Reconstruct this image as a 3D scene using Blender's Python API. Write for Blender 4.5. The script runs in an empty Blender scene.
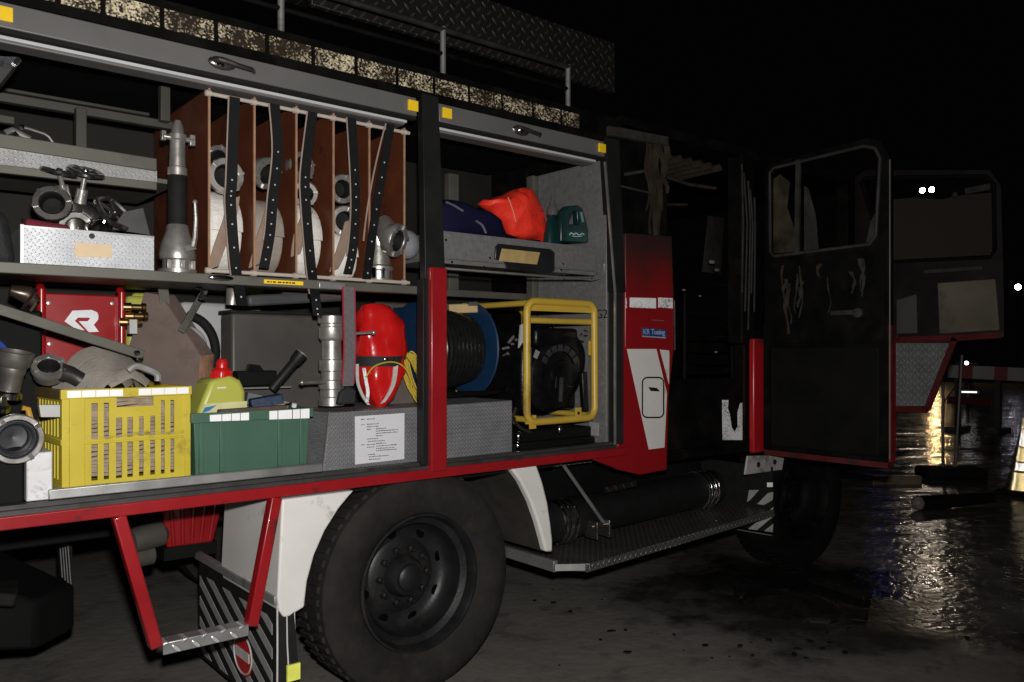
import bpy, bmesh, math, random
from mathutils import Vector, Matrix, noise

random.seed(7)
SC = bpy.context.scene
COL = SC.collection

# ------------------------------------------------------------------ camera, world, flash, exposure
FPX, HOR, EYE = 815.0, 349.4, 1.583
PSI = math.atan2(815, 985)
SN, CS = math.sin(PSI), math.cos(PSI)
cd = bpy.data.cameras.new('camera'); cam = bpy.data.objects.new('camera', cd); COL.objects.link(cam)
cam.location = (0, 0, EYE); cam.rotation_euler = (math.pi / 2, 0, -PSI)
cd.sensor_width = 36; cd.lens = FPX / 1024 * 36; cd.shift_y = (HOR - 341) / 1024; cd.clip_start = .05; cd.clip_end = 400
SC.camera = cam

w = bpy.data.worlds.new('night'); SC.world = w; w.use_nodes = True
w.node_tree.nodes['Background'].inputs[0].default_value = (.0016, .0015, .0015, 1)
w.node_tree.nodes['Background'].inputs[1].default_value = .5

def lamp(name, kind, loc, energy, size, color=(1, 1, 1), target=None, **kw):
    l = bpy.data.lights.new(name, kind); l.energy = energy; l.color = color; l.shadow_soft_size = size
    for k, v in kw.items(): setattr(l, k, v)
    o = bpy.data.objects.new(name, l); COL.objects.link(o); o.location = loc
    if target is not None:
        o.rotation_euler = (Vector(target) - Vector(loc)).to_track_quat('-Z', 'Y').to_euler()
    return o
# the photographer's flash, in the hot shoe above the lens
lamp('camera_flash', 'SPOT', (.02, -.03, 1.76), 480, .035, (1, .975, .94), (2.1, 3.1, 1.55), spot_size=math.radians(108), spot_blend=.8)

SC.view_settings.view_transform = 'Standard'; SC.view_settings.look = 'None'
SC.view_settings.gamma = 1; SC.view_settings.use_curve_mapping = False
SC.view_settings.exposure = 0.0

# ------------------------------------------------------------------ helpers
def U(px, py, X=None, Y=None, Z=None):
    """the point of the place seen at a pixel of the photograph on a plane of known X, Y or Z"""
    u = (px - 512) / FPX; v = (HOR - py) / FPX
    d = Vector((SN + u * CS, CS - u * SN, v))
    t = X / d.x if X is not None else Y / d.y if Y is not None else (Z - EYE) / d.z
    return Vector((0, 0, EYE)) + d * t

def link(nt, a, b): nt.links.new(a, b)

def newmat(name):
    m = bpy.data.materials.new(name); m.use_nodes = True
    nt = m.node_tree; return m, nt, nt.nodes['Principled BSDF']

def M(name, col, rough=.5, metal=0.0, vary=.15, scale=12, bump=.0, bscale=60, dirt=0.0, dirtcol=(.02, .018, .016), dscale=5, coat=0, spec=.5):
    """paint / metal / plastic with wear: noise in colour, roughness and height, blotches of dirt"""
    m, nt, b = newmat(name)
    tc = nt.nodes.new('ShaderNodeTexCoord')
    n = nt.nodes.new('ShaderNodeTexNoise'); n.inputs['Scale'].default_value = scale; n.inputs['Detail'].default_value = 5
    link(nt, tc.outputs['Object'], n.inputs['Vector'])
    r = nt.nodes.new('ShaderNodeValToRGB')
    r.color_ramp.elements[0].position = .3; r.color_ramp.elements[1].position = .7
    r.color_ramp.elements[0].color = tuple(max(0, c * (1 - vary)) for c in col) + (1,)
    r.color_ramp.elements[1].color = tuple(min(1, c * (1 + vary)) for c in col) + (1,)
    link(nt, n.outputs['Fac'], r.inputs['Fac'])
    out = r.outputs['Color']
    if dirt > 0:
        n2 = nt.nodes.new('ShaderNodeTexNoise'); n2.inputs['Scale'].default_value = dscale; n2.inputs['Detail'].default_value = 8; n2.inputs['Roughness'].default_value = .65
        link(nt, tc.outputs['Object'], n2.inputs['Vector'])
        r2 = nt.nodes.new('ShaderNodeMapRange'); r2.inputs['From Min'].default_value = .62 - dirt * .3; r2.inputs['From Max'].default_value = .72 - dirt * .1
        link(nt, n2.outputs['Fac'], r2.inputs['Value'])
        mx = nt.nodes.new('ShaderNodeMix'); mx.data_type = 'RGBA'
        link(nt, r2.outputs['Result'], mx.inputs['Factor']); link(nt, out, mx.inputs[6]); mx.inputs[7].default_value = dirtcol + (1,)
        out = mx.outputs[2]
    link(nt, out, b.inputs['Base Color'])
    rr = nt.nodes.new('ShaderNodeMapRange'); rr.inputs['To Min'].default_value = max(.02, rough - .08); rr.inputs['To Max'].default_value = min(1, rough + .08)
    link(nt, n.outputs['Fac'], rr.inputs['Value']); link(nt, rr.outputs['Result'], b.inputs['Roughness'])
    b.inputs['Metallic'].default_value = metal; b.inputs['Coat Weight'].default_value = coat; b.inputs['Specular IOR Level'].default_value = spec
    if bump:
        n3 = nt.nodes.new('ShaderNodeTexNoise'); n3.inputs['Scale'].default_value = bscale; n3.inputs['Detail'].default_value = 4
        link(nt, tc.outputs['Object'], n3.inputs['Vector'])
        bp = nt.nodes.new('ShaderNodeBump'); bp.inputs['Strength'].default_value = bump; bp.inputs['Distance'].default_value = .01
        link(nt, n3.outputs['Fac'], bp.inputs['Height']); link(nt, bp.outputs['Normal'], b.inputs['Normal'])
    return m

def math_node(nt, op, a, b=None, c=None):
    n = nt.nodes.new('ShaderNodeMath'); n.operation = op
    for i, v in enumerate((a, b, c)):
        if v is None: continue
        if hasattr(v, 'links'): link(nt, v, n.inputs[i])
        else: n.inputs[i].default_value = v
    return n.outputs[0]

def tread(name, col, axes='XZ', cell=.028, rough=.38, metal=.85, strength=.9, lift=1.25):
    """aluminium tread plate: raised lens bars, direction alternating from cell to cell"""
    m, nt, b = newmat(name)
    tc = nt.nodes.new('ShaderNodeTexCoord'); sp = nt.nodes.new('ShaderNodeSeparateXYZ'); link(nt, tc.outputs['Object'], sp.inputs[0])
    a, c = sp.outputs[axes[0]], sp.outputs[axes[1]]
    # 45 degree lattice
    p = math_node(nt, 'DIVIDE', math_node(nt, 'ADD', a, c), cell * 1.4142)
    q = math_node(nt, 'DIVIDE', math_node(nt, 'SUBTRACT', a, c), cell * 1.4142)
    par = math_node(nt, 'FLOORED_MODULO', math_node(nt, 'ADD', math_node(nt, 'FLOOR', p), math_node(nt, 'FLOOR', q)), 2.0)
    fp = math_node(nt, 'ABSOLUTE', math_node(nt, 'SUBTRACT', math_node(nt, 'FRACT', p), .5))
    fq = math_node(nt, 'ABSOLUTE', math_node(nt, 'SUBTRACT', math_node(nt, 'FRACT', q), .5))
    par2 = math_node(nt, 'SUBTRACT', 1.0, par)
    lng = math_node(nt, 'ADD', math_node(nt, 'MULTIPLY', fp, par), math_node(nt, 'MULTIPLY', fq, par2))
    sht = math_node(nt, 'ADD', math_node(nt, 'MULTIPLY', fq, par), math_node(nt, 'MULTIPLY', fp, par2))
    d = math_node(nt, 'ADD', math_node(nt, 'POWER', math_node(nt, 'DIVIDE', lng, .46), 2.0), math_node(nt, 'POWER', math_node(nt, 'DIVIDE', sht, .17), 2.0))
    h = nt.nodes.new('ShaderNodeMapRange'); h.interpolation_type = 'SMOOTHSTEP'
    link(nt, d, h.inputs['Value']); h.inputs['From Min'].default_value = 1.25; h.inputs['From Max'].default_value = .35
    n = nt.nodes.new('ShaderNodeTexNoise'); n.inputs['Scale'].default_value = 9; n.inputs['Detail'].default_value = 6; link(nt, tc.outputs['Object'], n.inputs['Vector'])
    r = nt.nodes.new('ShaderNodeValToRGB'); r.color_ramp.elements[0].position = .3; r.color_ramp.elements[1].position = .7
    r.color_ramp.elements[0].color = tuple(x * .75 for x in col) + (1,); r.color_ramp.elements[1].color = tuple(x * 1.1 for x in col) + (1,)
    link(nt, n.outputs['Fac'], r.inputs['Fac'])
    mx = nt.nodes.new('ShaderNodeMix'); mx.data_type = 'RGBA'; link(nt, h.outputs['Result'], mx.inputs['Factor'])
    link(nt, r.outputs['Color'], mx.inputs[6]); mx.inputs[7].default_value = tuple(min(1, x * lift) for x in col) + (1,)   # worn bright ribs
    link(nt, mx.outputs[2], b.inputs['Base Color'])
    b.inputs['Metallic'].default_value = metal; b.inputs['Roughness'].default_value = rough
    bp = nt.nodes.new('ShaderNodeBump'); bp.inputs['Strength'].default_value = strength; bp.inputs['Distance'].default_value = .004
    link(nt, h.outputs['Result'], bp.inputs['Height']); link(nt, bp.outputs['Normal'], b.inputs['Normal'])
    return m

def EM(name, col, strength):
    m, nt, b = newmat(name); b.inputs['Base Color'].default_value = col + (1,)
    b.inputs['Emission Color'].default_value = col + (1,); b.inputs['Emission Strength'].default_value = strength
    return m

class MB:
    """collects shapes in place coordinates; build() links them as ONE mesh object"""
    def __init__(s, xf=None): s.bm = bmesh.new(); s.xf = xf
    def poly_faces(s, vs, faces):
        v = [s.bm.verts.new(p) for p in vs]
        for f in faces:
            try: s.bm.faces.new([v[i] for i in f])
            except ValueError: pass
        return s
    def hexa(s, p):   # 8 points: bottom 4, top 4
        return s.poly_faces(p, [(3, 2, 1, 0), (4, 5, 6, 7), (0, 1, 5, 4), (1, 2, 6, 5), (2, 3, 7, 6), (3, 0, 4, 7)])
    def box(s, x0, x1, y0, y1, z0, z1):
        return s.hexa([(x0, y0, z0), (x1, y0, z0), (x1, y1, z0), (x0, y1, z0), (x0, y0, z1), (x1, y0, z1), (x1, y1, z1), (x0, y1, z1)])
    def bar(s, a, b, wx, wy, up=(0, 1, 0)):
        """rectangular bar a->b, wy wide along 'up', wx across"""
        a, b = Vector(a), Vector(b); d = (b - a).normalized(); u = Vector(up); u = (u - d * u.dot(d)).normalized(); r = d.cross(u)
        q = [(-1, -1), (1, -1), (1, 1), (-1, 1)]
        return s.hexa([a + r * i * wx / 2 + u * j * wy / 2 for i, j in q] + [b + r * i * wx / 2 + u * j * wy / 2 for i, j in q])
    def prism(s, pts, vec):
        pts = [Vector(p) for p in pts]; vec = Vector(vec); n = len(pts)
        return s.poly_faces(pts + [p + vec for p in pts], [tuple(range(n))[::-1], tuple(range(n, 2 * n))] + [(i, (i + 1) % n, n + (i + 1) % n, n + i) for i in range(n)])
    def loft(s, rings, caps=True, closed=False):
        n = len(rings[0]); vs = [Vector(p) for r in rings for p in r]; fs = []
        m = len(rings)
        for k in range(m if closed else m - 1):
            k2 = (k + 1) % m
            for i in range(n): fs.append((k * n + i, k * n + (i + 1) % n, k2 * n + (i + 1) % n, k2 * n + i))
        if caps and not closed: fs += [tuple(range(n))[::-1], tuple(range((m - 1) * n, m * n))]
        return s.poly_faces(vs, fs)
    def tube(s, pts, r, n=10, closed=False):
        pts = [Vector(p) for p in pts]; m = len(pts); rings = []; u = None
        for i, p in enumerate(pts):
            if closed: t = pts[(i + 1) % m] - pts[i - 1]
            else: t = pts[min(i + 1, m - 1)] - pts[max(i - 1, 0)]
            t.normalize()
            if u is None: u = t.orthogonal().normalized()
            u = (u - t * u.dot(t)).normalized(); v = t.cross(u)
            rr = r[i] if isinstance(r, (list, tuple)) else r
            rings.append([p + (u * math.cos(2 * math.pi * k / n) + v * math.sin(2 * math.pi * k / n)) * rr for k in range(n)])
        return s.loft(rings, closed=closed)
    def lathe(s, prof, o, axis=(0, 0, 1), n=28, caps=True, squash=None):
        """prof: (radius, height) along axis from o"""
        a = Vector(axis).normalized(); o = Vector(o)
        u = a.orthogonal().normalized() if abs(a.z) < .99 else Vector((1, 0, 0)); v = a.cross(u)
        if squash: u, v = u * squash[0], v * squash[1]
        return s.loft([[o + a * h + (u * math.cos(2 * math.pi * k / n) + v * math.sin(2 * math.pi * k / n)) * max(r, 1e-4) for k in range(n)] for r, h in prof], caps=caps)
    def ring(s, o, axis, R, r, n=32, m=10):
        a = Vector(axis).normalized(); u = a.orthogonal().normalized(); v = a.cross(u); o = Vector(o)
        return s.tube([o + (u * math.cos(2 * math.pi * k / n) + v * math.sin(2 * math.pi * k / n)) * R for k in range(n)], r, m, closed=True)
    def ball(s, o, r, n=12):
        rx, ry, rz = r if isinstance(r, (tuple, list)) else (r, r, r); o = Vector(o)
        return s.loft([[o + Vector((rx * math.sin(t) * math.cos(2 * math.pi * k / n), ry * math.sin(t) * math.sin(2 * math.pi * k / n), rz * -math.cos(t))) for k in range(n)]
                       for t in [max(.03, min(math.pi - .03, math.pi * j / (n // 2))) for j in range(n // 2 + 1)]])
    def ribbon(s, pts, wvec, th, tvec=(0, 1, 0)):
        """flat band: pts = centre line, wvec = half width vector(s), th = thickness along tvec"""
        pts = [Vector(p) for p in pts]; tv = Vector(tvec).normalized() * th
        ws = [Vector(x) for x in wvec] if isinstance(wvec, list) else [Vector(wvec)] * len(pts)
        return s.loft([[p - w, p + w, p + w + tv, p - w + tv] for p, w in zip(pts, ws)])
    def build(s, name, mat, parent=None, bevel=0, seg=2, angle=38, base=None, sub=0):
        bm = s.bm
        if s.xf: bmesh.ops.transform(bm, matrix=s.xf, verts=bm.verts)
        bmesh.ops.recalc_face_normals(bm, faces=bm.faces)
        off = Vector((0, 0, 0))
        if parent is not None: off = Vector(parent['base'])
        elif base is not None: off = Vector(base)
        elif len(bm.verts):
            xs = [v.co for v in bm.verts]
            off = Vector(((min(c.x for c in xs) + max(c.x for c in xs)) / 2, (min(c.y for c in xs) + max(c.y for c in xs)) / 2, min(c.z for c in xs)))
        bmesh.ops.translate(bm, vec=-off, verts=bm.verts)
        me = bpy.data.meshes.new(name); bm.to_mesh(me); bm.free()
        for p in me.polygons: p.use_smooth = True
        me.set_sharp_from_angle(angle=math.radians(angle))
        me.materials.append(mat)
        o = bpy.data.objects.new(name, me); COL.objects.link(o); o['base'] = tuple(off)
        if parent is not None: o.parent = parent
        else: o.location = off
        if bevel:
            b = o.modifiers.new('bevel', 'BEVEL'); b.width = bevel; b.segments = seg; b.limit_method = 'ANGLE'; b.angle_limit = math.radians(40); b.use_clamp_overlap = True
        if sub:
            b = o.modifiers.new('smooth', 'SUBSURF'); b.levels = sub; b.render_levels = sub
        return o

def tag(o, label, cat=None, group=None, kind=None):
    o['label'] = label
    if cat: o['category'] = cat
    if group: o['group'] = group
    if kind: o['kind'] = kind
    return o
def thing(name, loc, label, cat, group=None):
    o = bpy.data.objects.new(name, None); COL.objects.link(o); o.location = loc; o['base'] = tuple(loc); o.empty_display_size = .1
    return tag(o, label, cat, group)
def text(name, body, mat, parent, org, right, up, size, depth=.0012, align='LEFT', bold=0):
    """lettering as thin raised mesh: org = left end of the baseline"""
    c = bpy.data.curves.new(name, 'FONT'); c.body = body; c.size = size; c.extrude = depth; c.align_x = align; c.offset = bold
    t = bpy.data.objects.new(name, c); COL.objects.link(t); bpy.context.view_layer.update()
    me = bpy.data.meshes.new_from_object(t.evaluated_get(bpy.context.evaluated_depsgraph_get())); bpy.data.objects.remove(t)
    r = Vector(right).normalized(); u = Vector(up).normalized(); n = r.cross(u)
    mt = Matrix((r, u, n)).transposed().to_4x4(); mt.translation = Vector(org) - Vector(parent['base']); me.transform(mt)
    me.materials.clear(); me.materials.append(mat)
    o = bpy.data.objects.new(name, me); COL.objects.link(o); o.parent = parent; o['base'] = parent['base']; return o
def lerp(a, b, t): return a + (b - a) * t
def P(Y, *pts): return [U(x, y, Y=Y) for x, y in pts]

# ------------------------------------------------------------------ materials
red = M('red_paint', (.28, .010, .014), .3, 0, .1, 6, dirt=.12, coat=.3)
white = M('white_paint', (.74, .72, .69), .38, 0, .05, 5, dirt=.12, dirtcol=(.35, .32, .28), coat=.15)
black = M('black_paint', (.011, .011, .011), .5, 0, .2, 8, spec=.25)
rubber = M('rubber', (.010, .010, .0095), .75, 0, .25, 20, bump=.15, spec=.2)
tyre_m = M('tyre_rubber', (.021, .019, .0175), .8, 0, .2, 14, bump=.2, dirt=.3, dirtcol=(.030, .026, .022), spec=.15)
rim_m = M('rim_paint', (.013, .013, .014), .45, .2, .3, 12, bump=.1, dirt=.25, dirtcol=(.035, .03, .025))
alu = M('aluminium', (.52, .52, .51), .38, .8, .12, 10)
alu_d = M('dull_aluminium', (.30, .30, .29), .5, .6, .2, 8, dirt=.25, dirtcol=(.12, .11, .10))
slatgrey = M('shutter_grey', (.17, .165, .16), .5, .35, .06, 5)
profile = M('grey_profile', (.112, .108, .090), .55, .2, .12, 6, dirt=.15, dirtcol=(.08, .075, .065))
chrome = M('chrome', (.62, .61, .60), .18, 1, .1, 10)
castalu = M('cast_metal', (.44, .42, .395), .36, .75, .25, 16, bump=.06)
rivet_m = M('bright_rivet', (.75, .74, .72), .35, .3, .1, 20)
darkcast = M('dark_cast_metal', (.20, .19, .18), .3, .9, .25, 16)
galv = M('galvanised', (.23, .23, .23), .45, .4, .14, 40, dirt=.1, dirtcol=(.40, .39, .38), dscale=45)
inner = M('locker_lining', (.018, .0175, .015), .7, .05, .2, 4, dirt=.2, spec=.2)
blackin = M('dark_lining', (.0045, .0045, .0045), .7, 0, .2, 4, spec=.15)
wood = M('film_faced_ply', (.105, .029, .013), .42, 0, .18, 7, dirt=.12, dirtcol=(.05, .016, .01), dscale=9)
woodedge = M('ply_edge', (.34, .19, .115), .6, 0, .15, 30)
tape = M('reflective_tape', (.95, .95, .96), .4, 0, .02, 30)
yellowtag = M('yellow_reflector', (.95, .62, .02), .4, 0, .06, 40)
char = M('charred_metal', (.0045, .0042, .004), .6, .1, .6, 7, bump=.4, bscale=14, dirt=.3, dirtcol=(.012, .010, .008), spec=.08)
charlight = M('ashy_metal', (.028, .025, .021), .7, .1, .5, 9, bump=.5, bscale=25, dirt=.5, dirtcol=(.02, .017, .014))
charbrown = M('scorched_brown', (.028, .018, .010), .7, 0, .5, 11, bump=.5, bscale=30, dirt=.45, dirtcol=(.014, .012, .01))
yellow = M('yellow_plastic', (.55, .44, .042), .42, 0, .07, 7, dirt=.1, dirtcol=(.28, .2, .03))
green = M('green_plastic', (.054, .122, .083), .45, 0, .06, 6)
lime = M('lime_plastic', (.47, .48, .085), .4, 0, .06, 6)
redcap = M('red_plastic', (.55, .012, .012), .3, 0, .05, 6)
fabric_tan = M('hose_fabric', (.33, .29, .25), .85, 0, .12, 40, bump=.4, bscale=180)
fabric_white = M('white_hose_fabric', (.78, .75, .70), .85, 0, .12, 50, bump=.5, bscale=160)
fabric_heap = M('heaped_hose_fabric', (.30, .27, .235), .85, 0, .15, 14, bump=.3, bscale=120)
fabric_brown = M('brown_hose_lining', (.27, .19, .145), .8, 0, .15, 20, bump=.3, bscale=120)
navy = M('navy_fabric', (.005, .005, .026), .8, 0, .2, 30, bump=.3, bscale=90, spec=.15)
blackfab = M('black_fabric', (.014, .014, .015), .75, 0, .2, 30, bump=.3, bscale=120)
strap_m = M('black_strap', (.008, .008, .0085), .65, 0, .15, 30, bump=.2, bscale=200, spec=.2)
orange = M('orange_red_fabric', (.95, .038, .018), .55, 0, .1, 12, bump=.3, bscale=60)
redpvc = M('glossy_red_vinyl', (.55, .010, .010), .22, 0, .1, 10, bump=.15, bscale=20, coat=.5)
blue_m = M('blue_paint', (.009, .035, .090), .4, .1, .15, 10)
cable_m = M('black_cable', (.009, .009, .009), .28, 0, .2, 20)
genyellow = M('yellow_steel', (.56, .37, .05), .38, 0, .08, 8, dirt=.1, dirtcol=(.25, .15, .03))
engine = M('black_engine', (.006, .006, .0065), .33, .2, .4, 20, bump=.15, spec=.35)
brass = M('brass', (.30, .20, .09), .35, 1, .15, 20)
paper_m = M('paper', (.66, .66, .70), .7, 0, .03, 8)
ink = M('ink', (.13, .13, .14), .7, 0, .1, 30)
labelm = M('beige_label', (.68, .52, .33), .6, 0, .05, 20)
ochre = M('ochre_label', (.42, .30, .12), .6, 0, .15, 20)
ropey = M('yellow_rope', (.55, .40, .04), .7, 0, .2, 120, bump=.4, bscale=200)
teal = M('dark_teal_plastic', (.003, .024, .025), .3, 0, .1, 10)
blacklet = M('black_lettering', (.012, .012, .012), .6, 0, .1, 20)
tp_xz = tread('tread_plate_front', (.56, .58, .60), 'XZ', .017, .45, .3, .6, 1.12)
tp_dark = tread('worn_tread_plate', (.27, .27, .28), 'XZ', .014, .45, .45, .7, 1.2)
tp_shelf = tread('shelf_tread_plate', (.36, .36, .36), 'XZ', .020, .45, .3, .6, 1.2)
tp_xy = tread('tread_plate_step', (.16, .15, .145), 'XY', .030, .4, .8, lift=1.6)
tp_yz = tread('tread_plate_side', (.30, .30, .31), 'YZ', .026, .4, .6)
tp_burnt = tread('sooty_tread_plate', (.018, .017, .016), 'XZ', .05, .45, .3, lift=2.5)
tp_door = tread('door_tread_plate', (.23, .235, .24), 'YZ', .035, .45, .5)

def sooty_tape(name, cells=130, lo=.44, light=(.85, .80, .70), dark=(.045, .030, .020)):
    m, nt, b = newmat(name)
    tc = nt.nodes.new('ShaderNodeTexCoord')
    v = nt.nodes.new('ShaderNodeTexVoronoi'); v.inputs['Scale'].default_value = cells; link(nt, tc.outputs['Object'], v.inputs['Vector'])
    n = nt.nodes.new('ShaderNodeTexNoise'); n.inputs['Scale'].default_value = 8; n.inputs['Detail'].default_value = 5; link(nt, tc.outputs['Object'], n.inputs['Vector'])
    sp = nt.nodes.new('ShaderNodeSeparateColor'); link(nt, v.outputs['Color'], sp.inputs[0])
    f = math_node(nt, 'ADD', math_node(nt, 'MULTIPLY', sp.outputs[0], .45), math_node(nt, 'MULTIPLY', n.outputs['Fac'], 1.0))
    r = nt.nodes.new('ShaderNodeMapRange'); r.inputs['From Min'].default_value = lo + .22; r.inputs['From Max'].default_value = lo + .5; link(nt, f, r.inputs['Value'])
    mx = nt.nodes.new('ShaderNodeMix'); mx.data_type = 'RGBA'; link(nt, r.outputs['Result'], mx.inputs['Factor'])
    mx.inputs[6].default_value = dark + (1,); mx.inputs[7].default_value = light + (1,)
    link(nt, mx.outputs[2], b.inputs['Base Color']); b.inputs['Roughness'].default_value = .5
    return m
sootytape = sooty_tape('sooty_reflective_tape', 150, .50, (.74, .64, .44), (.022, .014, .008))
sparkle = sooty_tape('flaked_reflective_tape', 160, .18, (.95, .95, .95), (.2, .2, .2))

def scorched(name, col, z0, z1):
    """paint under a real layer of soot that starts at height z0 and closes at z1, with a ragged edge"""
    m, nt, b = newmat(name)
    tc = nt.nodes.new('ShaderNodeTexCoord'); sp = nt.nodes.new('ShaderNodeSeparateXYZ'); link(nt, tc.outputs['Object'], sp.inputs[0])
    n = nt.nodes.new('ShaderNodeTexNoise'); n.inputs['Scale'].default_value = 5; n.inputs['Detail'].default_value = 6; link(nt, tc.outputs['Object'], n.inputs['Vector'])
    h = math_node(nt, 'ADD', sp.outputs['Z'], math_node(nt, 'MULTIPLY', math_node(nt, 'SUBTRACT', n.outputs['Fac'], .5), .35))
    r = nt.nodes.new('ShaderNodeMapRange'); r.interpolation_type = 'SMOOTHSTEP'; r.inputs['From Min'].default_value = z0; r.inputs['From Max'].default_value = z1; link(nt, h, r.inputs['Value'])
    mx = nt.nodes.new('ShaderNodeMix'); mx.data_type = 'RGBA'; link(nt, r.outputs['Result'], mx.inputs['Factor'])
    mx.inputs[6].default_value = col + (1,); mx.inputs[7].default_value = (.014, .009, .008, 1)
    link(nt, mx.outputs[2], b.inputs['Base Color'])
    rr = nt.nodes.new('ShaderNodeMapRange'); rr.inputs['To Min'].default_value = .3; rr.inputs['To Max'].default_value = .65; link(nt, r.outputs['Result'], rr.inputs['Value']); link(nt, rr.outputs['Result'], b.inputs['Roughness'])
    return m
redscorch = scorched('sooted_red_paint', (.26, .009, .012), 1.72, 2.28)

# ------------------------------------------------------------------ floor
def floor_material():
    m, nt, b = newmat('wet_concrete')
    tc = nt.nodes.new('ShaderNodeTexCoord'); P0 = tc.outputs['Object']
    sp = nt.nodes.new('ShaderNodeSeparateXYZ'); link(nt, P0, sp.inputs[0])
    def nz(scale, det=6, rough=.55, vec=P0):
        n = nt.nodes.new('ShaderNodeTexNoise'); n.inputs['Scale'].default_value = scale; n.inputs['Detail'].default_value = det; n.inputs['Roughness'].default_value = rough
        link(nt, vec, n.inputs['Vector']); return n.outputs['Fac']
    def mr(v, a, c, lo=0, hi=1, smooth=True):
        r = nt.nodes.new('ShaderNodeMapRange'); r.interpolation_type = 'SMOOTHSTEP' if smooth else 'LINEAR'
        link(nt, v, r.inputs['Value'])
        for k, x in (('From Min', a), ('From Max', c), ('To Min', lo), ('To Max', hi)): r.inputs[k].default_value = x
        return r.outputs['Result']
    def mix(f, a, c):
        x = nt.nodes.new('ShaderNodeMix'); x.data_type = 'RGBA'; link(nt, f, x.inputs['Factor'])
        for i, v in ((6, a), (7, c)):
            if hasattr(v, 'links'): link(nt, v, x.inputs[i])
            else: x.inputs[i].default_value = v + (1,)
        return x.outputs[2]
    c = mix(nz(.9), (.115, .105, .095), (.20, .185, .165))
    c = mix(math_node(nt, 'MULTIPLY', mr(nz(3.2, 9, .7), .50, .66), .6), c, (.050, .045, .040))
    # soot and mud washed out of the burnt cab: ragged blotches around it
    mp = nt.nodes.new('ShaderNodeMapping'); mp.inputs['Location'].default_value = (-4.75, -2.95, 0); link(nt, P0, mp.inputs['Vector'])
    ln = nt.nodes.new('ShaderNodeVectorMath'); ln.operation = 'LENGTH'; link(nt, mp.outputs[0], ln.inputs[0])
    d = math_node(nt, 'ADD', ln.outputs['Value'], math_node(nt, 'MULTIPLY', math_node(nt, 'SUBTRACT', nz(1.6, 9, .7), .5), 3.4))
    c = mix(mr(d, 1.5, .5), c, (.012, .010, .009))
    c = mix(mr(nz(14, 8, .75), .66, .70), c, (.012, .010, .009))
    link(nt, c, b.inputs['Base Color'])
    # water: standing in the lower places, everywhere beyond the truck's cab
    wet = math_node(nt, 'ADD', mr(sp.outputs['X'], 3.6, 6.2, 0, .42, False), math_node(nt, 'MULTIPLY', nz(.7, 7, .6), .75))
    wm = mr(wet, .44, .66)
    rough = nt.nodes.new('ShaderNodeMix'); rough.data_type = 'FLOAT'; link(nt, wm, rough.inputs[0])
    link(nt, mr(nz(6), .3, .7, .62, .9), rough.inputs[2]); link(nt, mr(nz(5), .35, .65, .09, .22), rough.inputs[3])
    link(nt, rough.outputs[0], b.inputs['Roughness'])
    b.inputs['Specular IOR Level'].default_value = .5
    # ripples where the water runs, grain where the concrete shows
    mp2 = nt.nodes.new('ShaderNodeMapping'); mp2.vector_type = 'TEXTURE'; mp2.inputs['Rotation'].default_value = (0, 0, -PSI); mp2.inputs['Scale'].default_value = (3.0, 1.0, 1); link(nt, P0, mp2.inputs['Vector'])
    far_h = math_node(nt, 'MULTIPLY', nz(.85, 2, .5, mp2.outputs[0]), mr(sp.outputs['X'], 7.5, 13, 0, 4.5, False))
    hgt = math_node(nt, 'ADD', math_node(nt, 'ADD', far_h, math_node(nt, 'MULTIPLY', nz(2.8, 2, .5, mp2.outputs[0]), math_node(nt, 'MULTIPLY', mr(sp.outputs['X'], 5.2, 9, .05, 1.3, False), wm))), math_node(nt, 'MULTIPLY', nz(17, 1, .5), .15))
    bp = nt.nodes.new('ShaderNodeBump'); bp.inputs['Strength'].default_value = .55; bp.inputs['Distance'].default_value = .05
    link(nt, hgt, bp.inputs['Height']); link(nt, bp.outputs['Normal'], b.inputs['Normal'])
    return m
fl = MB().box(-25, 90, -25, 90, -.2, 0).build('floor', floor_material(), base=(0, 0, 0)); fl['kind'] = 'structure'

# ------------------------------------------------------------------ the fire truck
truck = thing('fire_truck', (2.4, 4.3, 0), 'burnt out red and white fire truck with open lockers and cab doors', 'fire truck')
def part(mb, name, mat, parent=truck, **k): return mb.build(name, mat, parent, **k)
YS = 3.10                        # plane of the truck's side below the waist
def lean(z): return YS + max(0, z - 1.9) * .075     # upper body leans inwards
X0, X1 = -.55, 3.33

part(MB().box(X0, 3.36, 3.07, 3.14, .998, 1.042), 'sill', red, bevel=.004)
part(MB().box(X0, 3.30, 3.085, 3.155, 1.042, 1.056).box(X0, 3.30, 3.11, 3.155, 1.056, 1.070), 'shutter_track', M('track_grey', (.045, .044, .043), .5, .2, .2, 9, dirt=.3))
part(MB().box(X0, 3.31, 3.155, 4.25, 1.02, 1.06), 'locker_floor', inner)
part(MB().box(X0, 3.34, 4.25, 4.30, 1.0, 2.86), 'locker_back', inner)
part(MB().box(2.45, 3.27, 4.215, 4.24, 1.30, 1.87), 'back_panel', M('beige_panel', (.13, .11, .088), .6, 0, .12, 4), bevel=.004)
part(MB().box(X0 - .04, X0, 3.13, 5.45, 1.0, 2.86), 'tail_panel', inner)
part(MB().box(X0, 3.31, 3.30, 4.25, 2.73, 2.76), 'locker_ceiling', blackin)
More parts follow.
